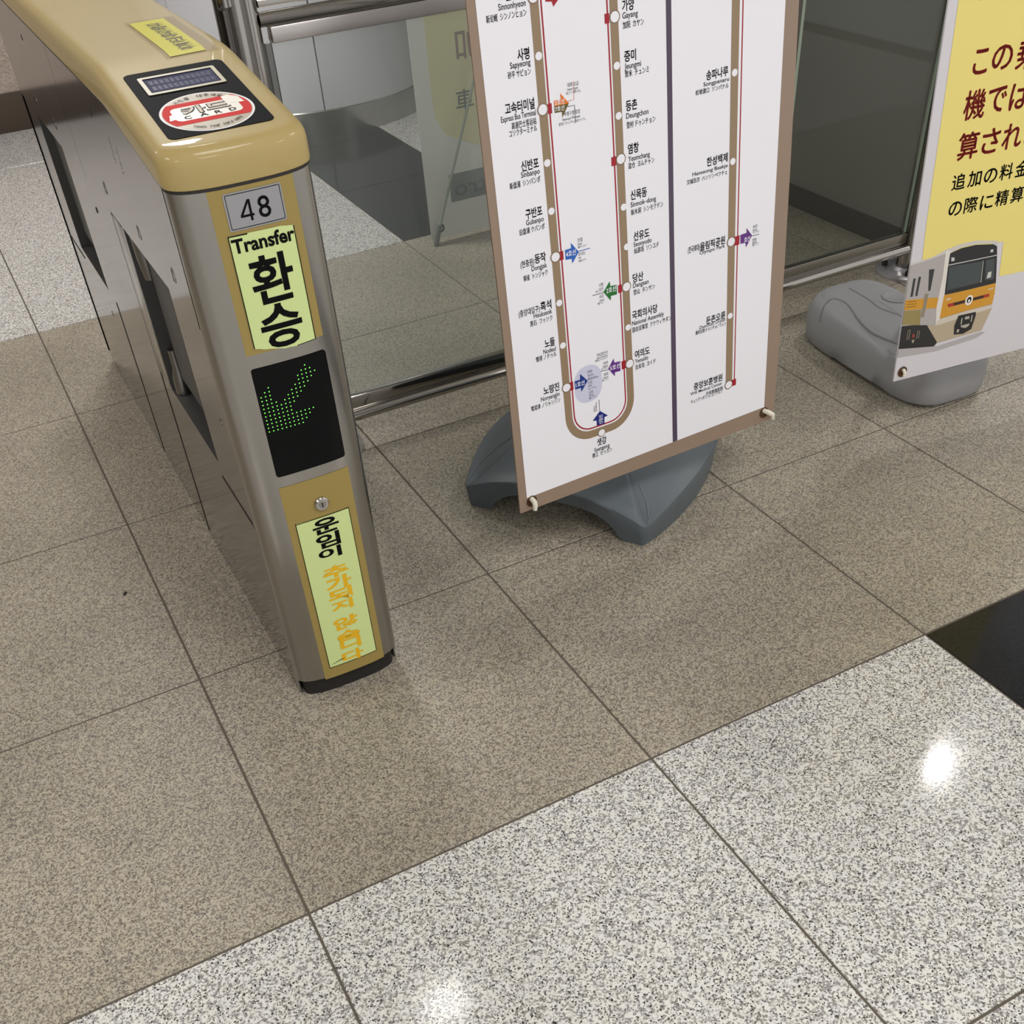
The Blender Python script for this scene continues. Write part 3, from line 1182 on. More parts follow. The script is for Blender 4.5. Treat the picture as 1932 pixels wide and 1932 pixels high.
a.build('cross_arm', mat('grey_green_rod', rgb(150, 160, 150), 0.35), ban)
for x in (BX + .010, BX + .590):
    a = Acc()
    a.tube([(x - .006 if x < 1.5 else x + .006, YBN - .022, 0.0), (x, YBN - .021, .022), (x + (.016 if x < 1.5 else -.016), YBN - .02, 0.062)], [0.009, 0.0095, 0.008], 16)
    a.build('foot', mat('foot_grey', rgb(104, 108, 104), 0.5), ban)
a = Acc()
ring_on(a, .036, .045, .008, .014, lambda u, v: bput(u, v, .002))
a.build('eyelet', M_SEAM, ban, smooth=False)

# ------------------------------------------------------------------ metro map sign
E1, E2 = Vector((0.575, -0.818, 0)), Vector((0.818, 0.575, 0))
BA = Vector((0.677, 0.846, 0))
B1L, B1D = 0.424, 0.470
B1C = BA + E1 * (B1L / 2) + E2 * (B1D / 2)
msign = thing('map_sign', 'white metro line map sign with brown border on slate base', 'sign stand', (B1C.x, B1C.y, 0))


def base_vault():
    a = Acc()
    hl, hd = B1L / 2, B1D / 2

    rad = 0.016
    ring0 = []
    for cx, cy, a0 in ((hl - rad, hd - rad, 0), (-hl + rad, hd - rad, 90), (-hl + rad, -hd + rad, 180), (hl - rad, -hd + rad, 270)):
        for k in range(8):
            t = math.radians(a0 + 90 * k / 7)
            ring0.append((cx + rad * math.cos(t), cy + rad * math.sin(t), math.cos(t), math.sin(t)))
        nx, ny = round(math.cos(math.radians(a0 + 90))), round(math.sin(math.radians(a0 + 90)))
        ln = 2 * ((hl if nx == 0 else hd) - rad)
        for k in range(1, 34):
            q = ring0[-1] if k == 1 else st
            st = q
            ring0.append((st[0] - ny * ln * k / 34, st[1] + nx * ln * k / 34, nx, ny))
    n = len(ring0)

    def plan(t, d):
        x, y, nx, ny = ring0[t]
        u, v = x - nx * d, y - ny * d
        return u * (1 + 0.20 * (1 - (v / hd) ** 2)), v

    def endside(u, v):
        return abs(v) > hd - 0.004 and abs(u) < hl

    def arch(u, v):
        q = abs(u) / 0.152
        return 0.060 * (1 - q ** 3.4) ** 0.75 if endside(u, v) and q < 1 else 0.0

    def crest(u, v):
        if endside(u, v):
            return 0.050 + 0.046 * max(0, 1 - (abs(u) / hl) ** 2.4)
        return 0.050 + 0.030 * max(0, 1 - (v / hd) ** 2)

    def W(u, v, z):
        p = B1C + E1 * u + E2 * v
        return (p.x, p.y, z)

    rr = []
    T = list(range(n))
    for d, f in ((0.022, 0.0), (0.008, 0.0), (0.004, 0.45), (0.000, 0.90), (0.002, 0.97), (0.007, 1.0)):
        r_ = []
        for t in T:
            u, v = plan(t, d)
            u0, v0 = plan(t, 0)
            zb, zt = arch(u0, v0), crest(u0, v0)
            r_.append(W(u, v, zb + (zt - zb) * f + (0.004 if d == 0.022 else 0)))
        rr.append(r_)
    H = 0.175
    for k in range(1, 19):
        q = 1 - k / 19.0
        r_ = []
        for t in T:
            u0, v0 = plan(t, 0.009)
            h_ = math.hypot(u0, v0)
            cu, cv = u0 / h_ * 0.05, v0 / h_ * 0.05
            u, v = u0 * q + cu * (1 - q), v0 * q + cv * (1 - q)
            zt = crest(*plan(t, 0))
            r_.append(W(u, v, zt + (H - zt) * (math.sin((1 - q) * math.pi / 2) ** 1.25)))
        rr.append(r_)
    a.rings(rr, close_top=True)
    uu = []
    for d, f in ((0.022, 0.0), (0.034, 1.0)):
        uu.append([W(*plan(t, d), arch(*plan(t, 0)) + (0.004 if f == 0 else 0.02)) for t in T])
    a.rings(uu, close_top=True)
    return a, W, plan


a, W1, plan1 = base_vault()
base1 = fixn(a.build('weighted_base', M_BASE1, msign, angle=38))
# moulded parting lines on the base
inv = Vector((B1C.x, B1C.y, 0))
PARTING = ([[0.96, 0.583], [0.954, 0.544], [0.94, 0.515], [0.921, 0.494]],
           [[0.672, 0.836], [0.691, 0.855], [0.74, 0.886], [0.783, 0.881], [0.818, 0.861]])
for line in PARTING:
    P = []
    for i in range(len(line) - 1):
        for t in range(5):
            x = line[i][0] + (line[i + 1][0] - line[i][0]) * t / 5
            y = line[i][1] + (line[i + 1][1] - line[i][1]) * t / 5
            hit, loc, nr, fi = base1.ray_cast(Vector((x, y, .5)) - inv, Vector((0, 0, -1)))
            if hit:
                P.append(loc + inv + Vector((0, 0, .0003)))
    a = Acc()
    a.tube(P, 0.0013, 8)
    a.build('moulding_line', mat('slate_line', rgb(104, 110, 114), 0.45), base1)

P1 = Vector((0.64666, 0.51430, 0.17897))
UB, VA = Vector((0.9991, 0.0423, -0.0039)).normalized(), Vector((0.0003, 0.0852, 0.99636)).normalized()
UB = (UB - VA * UB.dot(VA)).normalized()
NN = UB.cross(VA)                 # towards the viewer's side


def mp(u, v, off=0.0):
    return tuple(P1 + UB * u + VA * v + NN * off)


if (Vector((0, -2, 1)) - P1).dot(NN) < 0:
    NN = -NN


def slab(acc, edge, t, mi=0):
    n = len(edge)
    acc.add([mp(u, v, 0) for u, v in edge] + [mp(u, v, -t) for u, v in edge], [tuple(range(n)), tuple(range(2 * n - 1, n - 1, -1))] + [(k, n + k, n + (k + 1) % n, (k + 1) % n) for k in range(n)], mi)


edge = [(0, 0), (.610, 0), (.6153, .0306), (.6180, .16), (.6195, .3096), (.6185, .5), (.6153, .7367), (.612, 1.0), (.610, 1.62), (0, 1.62), (0, .8068), (.0010, .5383), (.0028, .3255), (.0016, .15)]
a = Acc()
slab(a, edge, 0.003)
a.mi[1] = 1
panel = fixn(a.build('map_panel', [M_BROWN, mat('panel_back', rgb(222, 220, 222), 0.4)], msign, smooth=False))
a = Acc()
poly_on(a, [(.0168, .0268), (.5875, .0325), (.5868, .40), (.5857, .74), (.585, 1.60), (.0146, 1.60), (.0146, .81), (.0164, .535), (.0180, .321)], lambda u, v: mp(u, v, .0004))
a.build('white_field', M_WHITE, panel, smooth=False)


def stroke(pts, w):
    """closed ribbon outline along a polyline"""
    L_, R2 = [], []
    for i, p in enumerate(pts):
        p = Vector(p)
        d = (Vector(pts[min(i + 1, len(pts) - 1)]) - Vector(pts[max(i - 1, 0)])).normalized()
        nrm = Vector((-d.y, d.x)) * w / 2
        L_.append(p + nrm)
        R2.append(p - nrm)
    return L_, R2


def ribbon(acc, pts, w, off):
    L_, R2 = stroke(pts, w)
    n = len(pts)
    acc.add([mp(p.x, p.y, off) for p in L_ + R2], [(n + k, n + k + 1, k + 1, k) for k in range(n - 1)])


def skew(v):
    return 0.0163 * (0.62 - v)


def loop(inset, r):
    """the U shaped line: down on the left, round the bottom, up on the right"""
    xl, xr, yb = 0.1127 + inset, 0.2500 - inset, 0.1085 + inset
    pts = [(xl, 1.55), (xl, .8), (xl, .6), (xl, .4), (xl, yb + r)]
    pts += [(xl + r - r * math.cos(math.radians(t)), yb + r - r * math.sin(math.radians(t))) for t in range(10, 91, 10)]
    pts += [(xr - r + r * math.sin(math.radians(t)), yb + r - r * math.cos(math.radians(t))) for t in range(0, 91, 10)]
    pts += [(xr, .4), (xr, .6), (xr, .8), (xr, 1.55)]
    return [(u + skew(v), v) for u, v in pts]


a = Acc()
ribbon(a, loop(0, .046), .0150, .0007)
ribbon(a, [(.4818 + .0164 * (.76 - v), v) for v in (1.55, .76, .4, .1094)], .0160, .0007)
a.build('line_band', M_METRO, panel, smooth=False)
a = Acc()
ribbon(a, loop(.0116, .036), .0027, .0007)
ribbon(a, [(.4965 + .0145 * (.76 - v), v) for v in (1.55, .76, .4, .1094)], .0024, .0007)
for (u0, v0), (u1, v1) in (((.1200, .6692), (.1278, .6552)), ((.2304, .7710), (.2390, .7581)), ((.2334, .5725), (.2430, .5589)), ((.1230, .4498), (.1311, .4356)),
                           ((.2377, .3666), (.2460, .3529)), ((.2398, .2287), (.2490, .2133)), ((.1262, .2216), (.1338, .2060)), ((.4946, .3899), (.5064, .3737)), ((.4990, .1167), (.5103, .1036))):
    a.add([mp(u0, v1, .0008), mp(u1, v1, .0008), mp(u1, v0, .0008), mp(u0, v0, .0008)], [(0, 1, 2, 3)])
poly_on(a, [(.1290, .8074), (.1432, .8082), (.1437, .8149), (.1540, .8028), (.1418, .7922), (.1395, .7990), (.1289, .8004)], lambda u, v: mp(u, v, .0009))
a.build('express_line', M_RED, panel, smooth=False)
a = Acc()
a.add([mp(.3290, 1.55, .0006), mp(.3400, 1.55, .0006), mp(.3546, .7717, .0006), mp(.3591, .4256, .0006), mp(.3663, .0305, .0006), mp(.3550, .0304, .0006), mp(.3488, .4279, .0006), mp(.3442, .7731, .0006)],
      [(0, 7, 2, 1), (7, 6, 3, 2), (6, 5, 4, 3)])
a.build('divider_line', M_PURPLE, panel, smooth=False)

SM = [(.1107, .7345), (.1123, .5877), (.1136, .5157), (.1163, .3671), (.1176, .2925), (.2494, .6999), (.2501, .6301), (.2544, .4920), (.2582, .4269), (.2562, .2874), (.4833, .6532), (.4849, .5176), (.4898, .2470)]
BG = [(.1111, .6631), (.1153, .4434), (.1191, .2144), (.2486, .7649), (.2519, .5665), (.2554, .3598), (.2574, .2195), (.4870, .3829), (.4915, .1094), (.1085, .8090)]
M_RING = mat('ring_brown', rgb(132, 112, 92), 0.32)
for u, v, r0, r1 in [(u, v, .0098, .0079) for u, v in BG] + [(.1892, .1047, .0086, .0070)] + [(u, v, 0, .0060) for u, v in SM]:
    if r0:
        a = Acc()
        a.add([mp(p, q, .0010) for p, q in circ(u, v, r0, 28, r0 * .94)], [tuple(range(28))])
        a.build('station_ring', M_RING, panel, smooth=False)
    a = Acc()
    a.add([mp(p, q, .0013) for p, q in circ(u, v, r1, 28, r1 * .92)], [tuple(range(28))])
    a.build('station_dot', M_WHITE, panel, smooth=False)
a = Acc()
bl = rrect(.1362, .1730, .1953, .2420, .026, 8)
poly_on(a, bl, lambda u, v: mp(u, v, .0006))
a.build('pale_patch', mat('lavender_print', rgb(204, 204, 226), 0.3), panel, smooth=False)
for nm, col, pts in (('orange', (226, 118, 24), [(.1322, .6717), (.1447, .6711), (.1442, .6797), (.1588, .6638), (.1322, .6638)]),
                     ('olive', (96, 84, 20), [(.1322, .6638), (.1588, .6638), (.1454, .6460), (.1453, .6544), (.1323, .6547)]),
                     ('blue', (36, 96, 186), [(.1347, .4500), (.1471, .4502), (.1467, .4588), (.1615, .4410), (.1475, .4255), (.1467, .4332), (.1348, .4341)]),
                     ('green', (24, 110, 40), [(.2348, .3685), (.2217, .3693), (.2207, .3777), (.2069, .3626), (.2215, .3444), (.2221, .3521), (.2350, .3518)]),
                     ('violet', (94, 40, 128), [(.2371, .2300), (.2238, .2311), (.2227, .2393), (.2100, .2231), (.2240, .2055), (.2243, .2128), (.2364, .2118)]),
                     ('navy', (18, 52, 132), [(.1370, .2209), (.1487, .2207), (.1494, .2313), (.1648, .2141), (.1498, .1970), (.1497, .2049), (.1373, .2055)]),
                     ('navy', (18, 36, 120), [(.1794, .1218), (.1795, .1320), (.1708, .1338), (.1877, .1485), (.2049, .1342), (.1968, .1333), (.1966, .1202)]),
                     ('violet', (94, 40, 128), [(.5082, .3901), (.5225, .3905), (.5220, .3990), (.5357, .3827), (.5222, .3652), (.5208, .3735), (.5089, .3743)])):
    a = Acc()
    poly_on(a, pts, lambda u, v: mp(u, v, .0010))
    a.build('transfer_arrow', mat('print_%s_%d' % (nm, col[1]), rgb(*col), 0.32), panel, smooth=False)
a = Acc()
for pts in ([(.1567, .6665), (.1684, .6670), (.1690, .6916)],):
    ribbon(a, pts, .0008, .0008)
a.build('pointer_line', mat('print_salmon', rgb(206, 110, 84), 0.4), panel, smooth=False)
a = Acc()
for k, pts in enumerate(([(.1562, .6593), (.1687, .6594), (.1689, .6341)], [(.2072, .3618), (.1842, .3622)], [(.2103, .2217), (.1931, .2231)], [(.1649, .2150), (.1879, .2155)], [(.1873, .1487), (.1870, .1705)], [(.5364, .3821), (.5525, .3814)])):
    a = Acc()
    ribbon(a, pts, .0010, .0008)
    a.build('pointer_line', mat('print_dark', rgb(52, 52, 66), 0.4), panel, smooth=False)
a = Acc()
ribbon(a, [(.1615, .4419), (.1837, .4418)], .0012, .0008)
a.build('pointer_line', mat('print_blue_96', rgb(36, 96, 186), 0.4), panel, smooth=False)

TX = [
    ('Sinnonhyeon',0.0501,0.0957,0.8,'E'), ('新论岘  シンノンヒョン',0.0286,0.0955,0.7881,'J'), ('사평',0.0747,0.0955,0.7346,'K'),
    ('Sapyeong',0.0609,0.0961,0.7255,'E'), ('砂平 サピョン',0.0558,0.0953,0.7135,'J'), ('고속터미널',0.0458,0.0977,0.6684,'K'),
    ('Express Bus Terminal',0.0373,0.0988,0.658,'E'), ('高速巴士客运站',0.0547,0.0985,0.6463,'J'), ('コソクターミナル',0.0493,0.0986,0.6364,'J'),
    ('신반포',0.0652,0.0972,0.5852,'K'), ('Sinbanpo',0.0637,0.0979,0.5756,'E'), ('新盘浦  シンバンポ',0.0417,0.0976,0.5635,'J'), ('구반포',0.0655,0.097,0.5145,'K'),
    ('Gubanpo',0.0653,0.0985,0.5041,'E'), ('旧盘浦 クバンポ',0.0519,0.0991,0.4921,'J'), ('(현충원)',0.0482,0.0744,0.4416,'k'), ('동작',0.0755,0.0971,0.4426,'K'),
    ('Dongjak',0.0682,0.098,0.4313,'E'), ('铜雀  トンジャク',0.0513,0.0981,0.4192,'J'), ('(중앙대입구)',0.0361,0.0776,0.3635,'k'), ('흑석',0.0791,0.101,0.3637,'K'),
    ('Heukseok',0.0647,0.1012,0.3538,'E'), ('黑石  フッソク',0.0564,0.1008,0.3422,'J'), ('노들',0.0817,0.1022,0.2986,'K'), ('Nodeul',0.0777,0.1032,0.2877,'E'),
    ('鹭得 ノドゥル',0.0616,0.1035,0.278,'J'), ('노량진',0.0715,0.1045,0.2155,'K'), ('Noryangjin',0.0649,0.1042,0.2041,'E'),
    ('鹭梁津 ノリャンジン',0.0431,0.1044,0.1925,'J'), ('샛강',0.1782,0.1993,0.0812,'K'), ('Saetgang',0.171,0.206,0.07,'E'), ('赛江  セッガン',0.1659,0.2111,0.0596,'J'),
    ('가양',0.2629,0.285,0.7706,'K'), ('Gayang',0.2629,0.2914,0.7602,'E'), ('加阳  カヤン',0.263,0.3023,0.7475,'J'), ('증미',0.2642,0.2866,0.7036,'K'),
    ('Jeungmi',0.2644,0.2957,0.6926,'E'), ('曾米  チュンミ',0.265,0.3103,0.6819,'J'), ('등촌',0.2647,0.2867,0.6349,'K'), ('Deungchon',0.2649,0.3084,0.623,'E'),
    ('登村 ドゥンチョン',0.265,0.3219,0.6096,'J'), ('염창',0.2663,0.2881,0.5718,'K'), ('Yeomchang',0.2665,0.3099,0.5594,'E'), ('盐仓  ヨムチャン',0.2665,0.3186,0.549,'J'),
    ('신목동',0.2692,0.3026,0.5004,'K'), ('Sinmok–dong',0.269,0.3213,0.4882,'E'), ('新木洞  シンモクドン',0.2693,0.3359,0.4759,'J'), ('선유도',0.2731,0.3064,0.4336,'K'),
    ('Seonyudo',0.2728,0.3107,0.4228,'E'), ('仙游岛  ソンユド',0.2734,0.3259,0.4119,'J'), ('당산',0.2693,0.2919,0.364,'K'), ('Dangsan',0.2695,0.3031,0.3539,'E'),
    ('堂山  タンサン',0.2702,0.3165,0.3418,'J'), ('국회의사당',0.2657,0.3215,0.2995,'K'), ('National Assembly',0.2653,0.336,0.2877,'E'),
    ('国会议事堂  クケウィサダン',0.2657,0.3522,0.2755,'J'), ('여의도',0.2697,0.303,0.2264,'K'), ('Yeouido',0.2698,0.2991,0.2162,'E'),
    ('汝矣岛  ヨイド',0.2695,0.3157,0.2045,'J'), ('송파나루',0.4245,0.4699,0.6523,'K'), ('Songpanaru',0.4191,0.4723,0.6432,'E'),
    ('松坡渡口  ソンパナル',0.4032,0.4715,0.6334,'J'), ('한성백제',0.4287,0.474,0.5212,'K'), ('Hanseong Baekje',0.3981,0.4744,0.5108,'E'),
    ('汉城百济  ハンソンペクチェ',0.3859,0.4736,0.5,'J'), ('(한국체대)',0.3894,0.4157,0.3857,'k'), ('올림픽공원',0.4163,0.4729,0.384,'K'),
    ('Olympic Park',0.4158,0.4731,0.3765,'E'), ('둔촌오륜',0.433,0.4787,0.2464,'K'), ('Dunchon Oryun',0.418,0.4789,0.2403,'E'),
    ('遁村五轮/トゥンチョノリュン',0.4085,0.4802,0.2322,'j'), ('중앙보훈병원',0.4056,0.4756,0.1242,'K'), ('VHS Medical Center',0.3974,0.4759,0.1148,'E'),
    ('中央报勋医院',0.4361,0.4777,0.1038,'J'), ('チュンアンボフンビョンウォン',0.3992,0.4764,0.0977,'j'), ('대화',0.1578,0.1672,0.6858,'s'), ('오금',0.1692,0.1782,0.6855,'s'),
    ('Daehwa Ogeum',0.1575,0.1768,0.6808,'t'), ('大化 デファ 梧琴 オグム',0.1545,0.1811,0.6758,'t'), ('부평구청',0.1492,0.1673,0.6471,'s'),
    ('장암',0.169,0.1786,0.6471,'s'), ('Bupyeong-gu Office Jangam',0.1457,0.1781,0.6415,'t'), ('富平区厅 プピョングチョン 长岩 チャンアム',0.1386,0.1874,0.6356,'t'),
    ('진접',0.1603,0.1698,0.4569,'s'), ('Jinjeop',0.1603,0.1685,0.452,'t'), ('榛接 チンジョプ',0.1605,0.1772,0.4466,'t'), ('오이도',0.1603,0.1741,0.4343,'s'),
    ('Oido',0.1599,0.1657,0.4296,'t'), ('乌耳岛 オイド',0.1599,0.175,0.4242,'t'), ('시청',0.1983,0.2072,0.3736,'s'), ('City Hall',0.198,0.207,0.3685,'t'),
    ('市厅 シチョン',0.191,0.2067,0.3648,'t'), ('사당',0.1978,0.2072,0.3539,'s'), ('Sadang',0.1985,0.2075,0.3485,'t'), ('舍堂 サダン',0.1942,0.2067,0.3437,'t'),
    ('하남검단산',0.187,0.2107,0.2523,'s'), ('Hanam Geomdansan',0.1867,0.2099,0.2479,'t'), ('河南黔丹山 ハナムコムダンサン',0.1827,0.2103,0.2435,'t'),
    ('마천',0.2004,0.2102,0.2331,'s'), ('Macheon',0.1991,0.21,0.2286,'t'), ('马川 マチョン',0.1954,0.2094,0.2248,'t'), ('방화',0.2003,0.2102,0.2121,'s'),
    ('Banghwa',0.199,0.21,0.2074,'t'), ('傍花 パンファ',0.1956,0.2098,0.2031,'t'), ('연천',0.1651,0.175,0.2268,'s'), ('Yeoncheon',0.1654,0.1778,0.2215,'t'),
    ('涟川 ヨンチョン',0.1656,0.1827,0.2162,'t'), ('인천',0.1654,0.1741,0.2062,'s'), ('Incheon',0.1651,0.1735,0.2018,'t'), ('仁川 インチョン',0.1652,0.1826,0.1961,'t'),
    ('신창',0.1659,0.1751,0.1876,'s'), ('Sinchang',0.166,0.1761,0.183,'t'), ('新昌 シンチャン',0.1657,0.183,0.1779,'t'), ('마천',0.5372,0.5469,0.3945,'s'),
    ('Macheon',0.5369,0.5472,0.39,'t'), ('马川 マチョン',0.5371,0.5523,0.3858,'t'), ('방화',0.5373,0.5467,0.3713,'s'), ('Banghwa',0.5375,0.5479,0.3676,'t'),
    ('傍花 パンファ',0.5377,0.553,0.3633,'t'),
]
TW = [('3호선',0.1333,0.1506,0.6653), ('7호선',0.1329,0.1499,0.6566), ('4호선',0.1356,0.1555,0.4387), ('2호선',0.2127,0.2333,0.3592), ('5호선',0.2134,0.236,0.2191), ('1호선',0.1387,0.1576,0.2095), ('호선',0.5169,0.5313,0.3751)]
EM = {'K': .0166, 'k': .0125, 'E': .0114, 'J': .0104, 'j': .0086, 's': .0068, 't': .0046, 'w': .0078, 'W': .0104}
BO = {'K': .020, 'k': .012, 'E': .009, 'J': .0, 'j': .0, 's': .0, 't': .0, 'w': .01, 'W': .012}
blocks = []
for q in TX:
    if q[4] in 'k' or (q[4] in 'Ks' and not (blocks and blocks[-1][-1][4] == 'k')) or not blocks:
        blocks.append([])
    blocks[-1].append(q)
blocks[0].append(('신논현', .0620, .0960, .8110, 'K'))
for bk in blocks:
    a = Acc()
    for txt, u0, u1, v, k in bk:
        far = {'K': .94, 'E': .76, 'J': .82}.get(k, 1) if u0 > .38 else 1
        text_on(a, txt, lambda p, q: mp(p, q, .0008), u0, u1, v, em=EM[k] * far, bold=BO[k])
        if k in 'Jj':
            text_on(a, txt, lambda p, q: mp(p, q, .0008), u0 + .00022, u1 + .00022, v + .00012, em=EM[k] * far)
    a.build('station_name' if bk[0][4] != 's' else 'terminus_name', M_INK, panel, smooth=False)
a = Acc()
# name of the branch line, set sideways beside the lower arrow stem
for txt, u, v0, v1, em in (('관악산', .1790, .1500, .1615, .0060), ('Gwanaksan', .1815, .1500, .1680, .0040)):
    text_on(a, txt, lambda p, q: mp(u - q, p, .0008), v0, v1, 0, em=em)
a.build('terminus_name', M_INK, panel, smooth=False)
for txt, u0, u1, v in TW:
    a = Acc()
    text_on(a, txt, lambda p, q: mp(p, q, .0013), u0, u1, v, em=EM['w'] if v > .6 else EM['W'], bold=.012)
    a.build('line_name', M_WHITE, panel, smooth=False)
a = Acc()
text_on(a, '신림선', lambda p, q: mp(.1920 - q, p, .0013), .1225, .1400, 0, em=.0095, bold=.01)
a.build('line_name', M_WHITE, panel, smooth=False)

# eyelets, rod tips and the frame that carries the panel
hub = B1C + Vector((0, 0, 0.185))
for u, v in ((.0264, .0176), (.5874, .0206)):
    a = Acc()
    ring_on(a, u, v, .0058, .0112, lambda p, q: mp(p, q, .0012))
    ring_on(a, u, v, .0052, .0058, lambda p, q: mp(p, q, .0004))
    a.add([mp(p, q, .0009) for p, q in circ(u, v, .0060)], [tuple(range(28))])
    a.build('eyelet', M_EYE, msign, smooth=False)
    sg = 1 if u > .3 else -1
    a = Acc()
    e0, e1 = Vector(mp(u, v + .004, -.02)), Vector(mp(u, v + .004, .004))
    tip = [e0, e1, Vector(mp(u + .004 * (1 if sg > 0 else 0), v + .002, .011)), Vector(mp(u + (.012 if sg > 0 else 0), v - .004, .013)), Vector(mp(u + (.014 if sg > 0 else -.001), v - .0135, .012))]
    a.tube(tip, [.0050, .0050, .0052, .0050, .0042], 14)
    a.build('rod_tip', M_HOOK, msign)
    a = Acc()
    a.tube([Vector(mp(.305, .8, -.03)), Vector(mp((u + .305) / 2, .40, -.020)), Vector(mp(u, v + .004, -.012))], .0045, 12)
    a.build('support_rod', M_HOOK, msign)
a = Acc()
mid = Vector(mp(.305, .8, -.03))
a.tube([hub - Vector((0, 0, .01)), hub + Vector((0, 0, .08)), Vector((hub.x, hub.y - .05, .6)), mid, Vector(mp(.305, 1.6, -.02))], .011, 16)
a.build('mast', M_BASE1, msign)

# ------------------------------------------------------------------ yellow notice sign on the right
Q1 = Vector((1.6082, 0.5565, 0.150))
UB2, VA2 = Vector((0.99167, -0.12873, 0.00386)), Vector((0.00673, 0.08174, 0.99663))
UB2 = (UB2 - VA2 * UB2.dot(VA2)).normalized()
NN2 = UB2.cross(VA2)
if (Vector((1, -2, 1)) - Q1).dot(NN2) < 0:
    NN2 = -NN2


def nq(u, v, off=0.0):
    return tuple(Q1 + UB2 * u + VA2 * v + NN2 * off)


B2C = Vector((1.893, 0.845, 0))
nsign = thing('notice_sign', 'yellow Japanese notice sign with train picture on grey base', 'sign stand', (B2C.x, B2C.y, 0))


def base_block():
    a = Acc()
    n = 96
    hx, hy = 0.122, 0.252
    yaw = math.radians(-4)

    def W(u, v, z):
        return (B2C.x + u * math.cos(yaw) - v * math.sin(yaw), B2C.y + u * math.sin(yaw) + v * math.cos(yaw), z)

    rr = []
    T = [2 * math.pi * k / n for k in range(n)]
    for d, z in ((.020, .006), (.008, .004), (.001, .014), (-.002, .050), (.0, .080), (.006, .098), (.016, .108), (.020, .1085), (.024, .1135), (.032, .1195), (.05, .1225), (.085, .1245), (.119, .125)):
        r_ = []
        for t in T:
            c, s_ = math.cos(t), math.sin(t)
            e = 2 / 4.2
            u = max(hx - d, .002) * math.copysign(abs(c) ** e, c)
            v = (hy - d) * math.copysign(abs(s_) ** e, s_)
            zz = z
            if z < .01:                              # shallow lifted arch under the long sides
                q = abs((v + .02) / .11)
                zz = z + (.012 * (1 - q ** 3) if q < 1 and abs(u) > .06 else 0)
            if z > .1:                               # top rolls down towards the near end with a wavy shoulder
                zz = z + .010 * math.sin((v / hy) * 1.7 + .4) - (.018 * max(0, (-v / hy - .15)) ** 1.0 if d < .03 else .010 * max(0, -v / hy - .3))
            r_.append(W(u, v, zz))
        rr.append(r_)
    a.rings(rr, close_top=True, close_bot=True)
    return a, W


a, W2 = base_block()
base2 = fixn(a.build('weighted_base', M_BASE2, nsign, angle=60))
inv2 = Vector((B2C.x, B2C.y, 0))


def on_base2(u, v, up=0.0):
    p = Vector(W2(u, v, .5))
    hit, loc, nr, fi = base2.ray_cast(p - inv2, Vector((0, 0, -1)))
    return (loc + inv2 + Vector((0, 0, up))) if hit else Vector((p.x, p.y, .12))


def toloc(x, y):
    yw = math.radians(-4)
    dx, dy = x - B2C.x, y - B2C.y
    return dx * math.cos(yw) + dy * math.sin(yw), -dx * math.sin(yw) + dy * math.cos(yw)


a = Acc()
cc = toloc(1.950, 0.916)
rings_ = []
for r_, up in ((.034, -.002), (.034, .0022), (.031, .0030), (.027, .0012)):
    rings_.append([on_base2(cc[0] + r_ * math.cos(2 * math.pi * k / 32), cc[1] + r_ * math.sin(2 * math.pi * k / 32), up) for k in range(32)])
a.rings(rings_, close_top=True)
fixn(a.build('filler_cap', mat('cap_grey', rgb(146, 146, 148), 0.4), base2, angle=50))


def smooth_path(pts, m=5):
    out_ = []
    P_ = [Vector((p[0], p[1], 0)) for p in pts]
    for i_ in range(len(P_) - 1):
        p0, p1, p2_, p3_ = P_[max(i_ - 1, 0)], P_[i_], P_[i_ + 1], P_[min(i_ + 2, len(P_) - 1)]
        for t in range(m):
            t = t / m
            out_.append(.5 * ((2 * p1) + (p2_ - p0) * t + (2 * p0 - 5 * p1 + 4 * p2_ - p3_) * t * t + (3 * p1 - p0 - 3 * p2_ + p3_) * t ** 3))
    return out_ + [P_[-1]]


for pth in ([(1.785, .999), (1.806, 1.008), (1.826, .997), (1.828, .957), (1.806, .894), (1.795, .841), (1.794, .794), (1.800, .737), (1.815, .68)],
            [(1.891, 1.02), (1.884, .935), (1.877, .889), (1.893, .832), (1.91, .78)]):
    a = Acc()
    a.tube([on_base2(*toloc(p.x, p.y), -.0012) for p in smooth_path(pth)], .0030, 10)
    a.build('moulding_line', mat('grey_dark', rgb(122, 122, 124), 0.5), base2)

a = Acc()
e2 = [(0, 0), (.60, 0), (.60, 1.62), (.004, 1.62), (.0025, .714), (.001, .335)]
n = len(e2)
a.add([nq(u, v) for u, v in e2] + [nq(u, v, -.004) for u, v in e2], [tuple(range(n)), tuple(range(2 * n - 1, n - 1, -1))] + [(k, n + k, n + (k + 1) % n, (k + 1) % n) for k in range(n)])
npanel = fixn(a.build('notice_panel', mat('notice_white', rgb(212, 208, 214), 0.33), nsign, smooth=False))
a = Acc()
poly_on(a, [(.0281, .2567), (.0255, .3307), (.0234, .7115), (.022, 1.45), (.578, 1.45), (.578, .1814), (.3020, .1814), (.2366, .1830), (.2300, .2567)], lambda u, v: nq(u, v, .0005))
a.build('yellow_field', mat('yellow_print', rgb(234, 218, 130), 0.4, spec=0.25), npanel, smooth=False)
a = Acc()
NP = lambda u, v: nq(u, v, .0009)
DX = .0
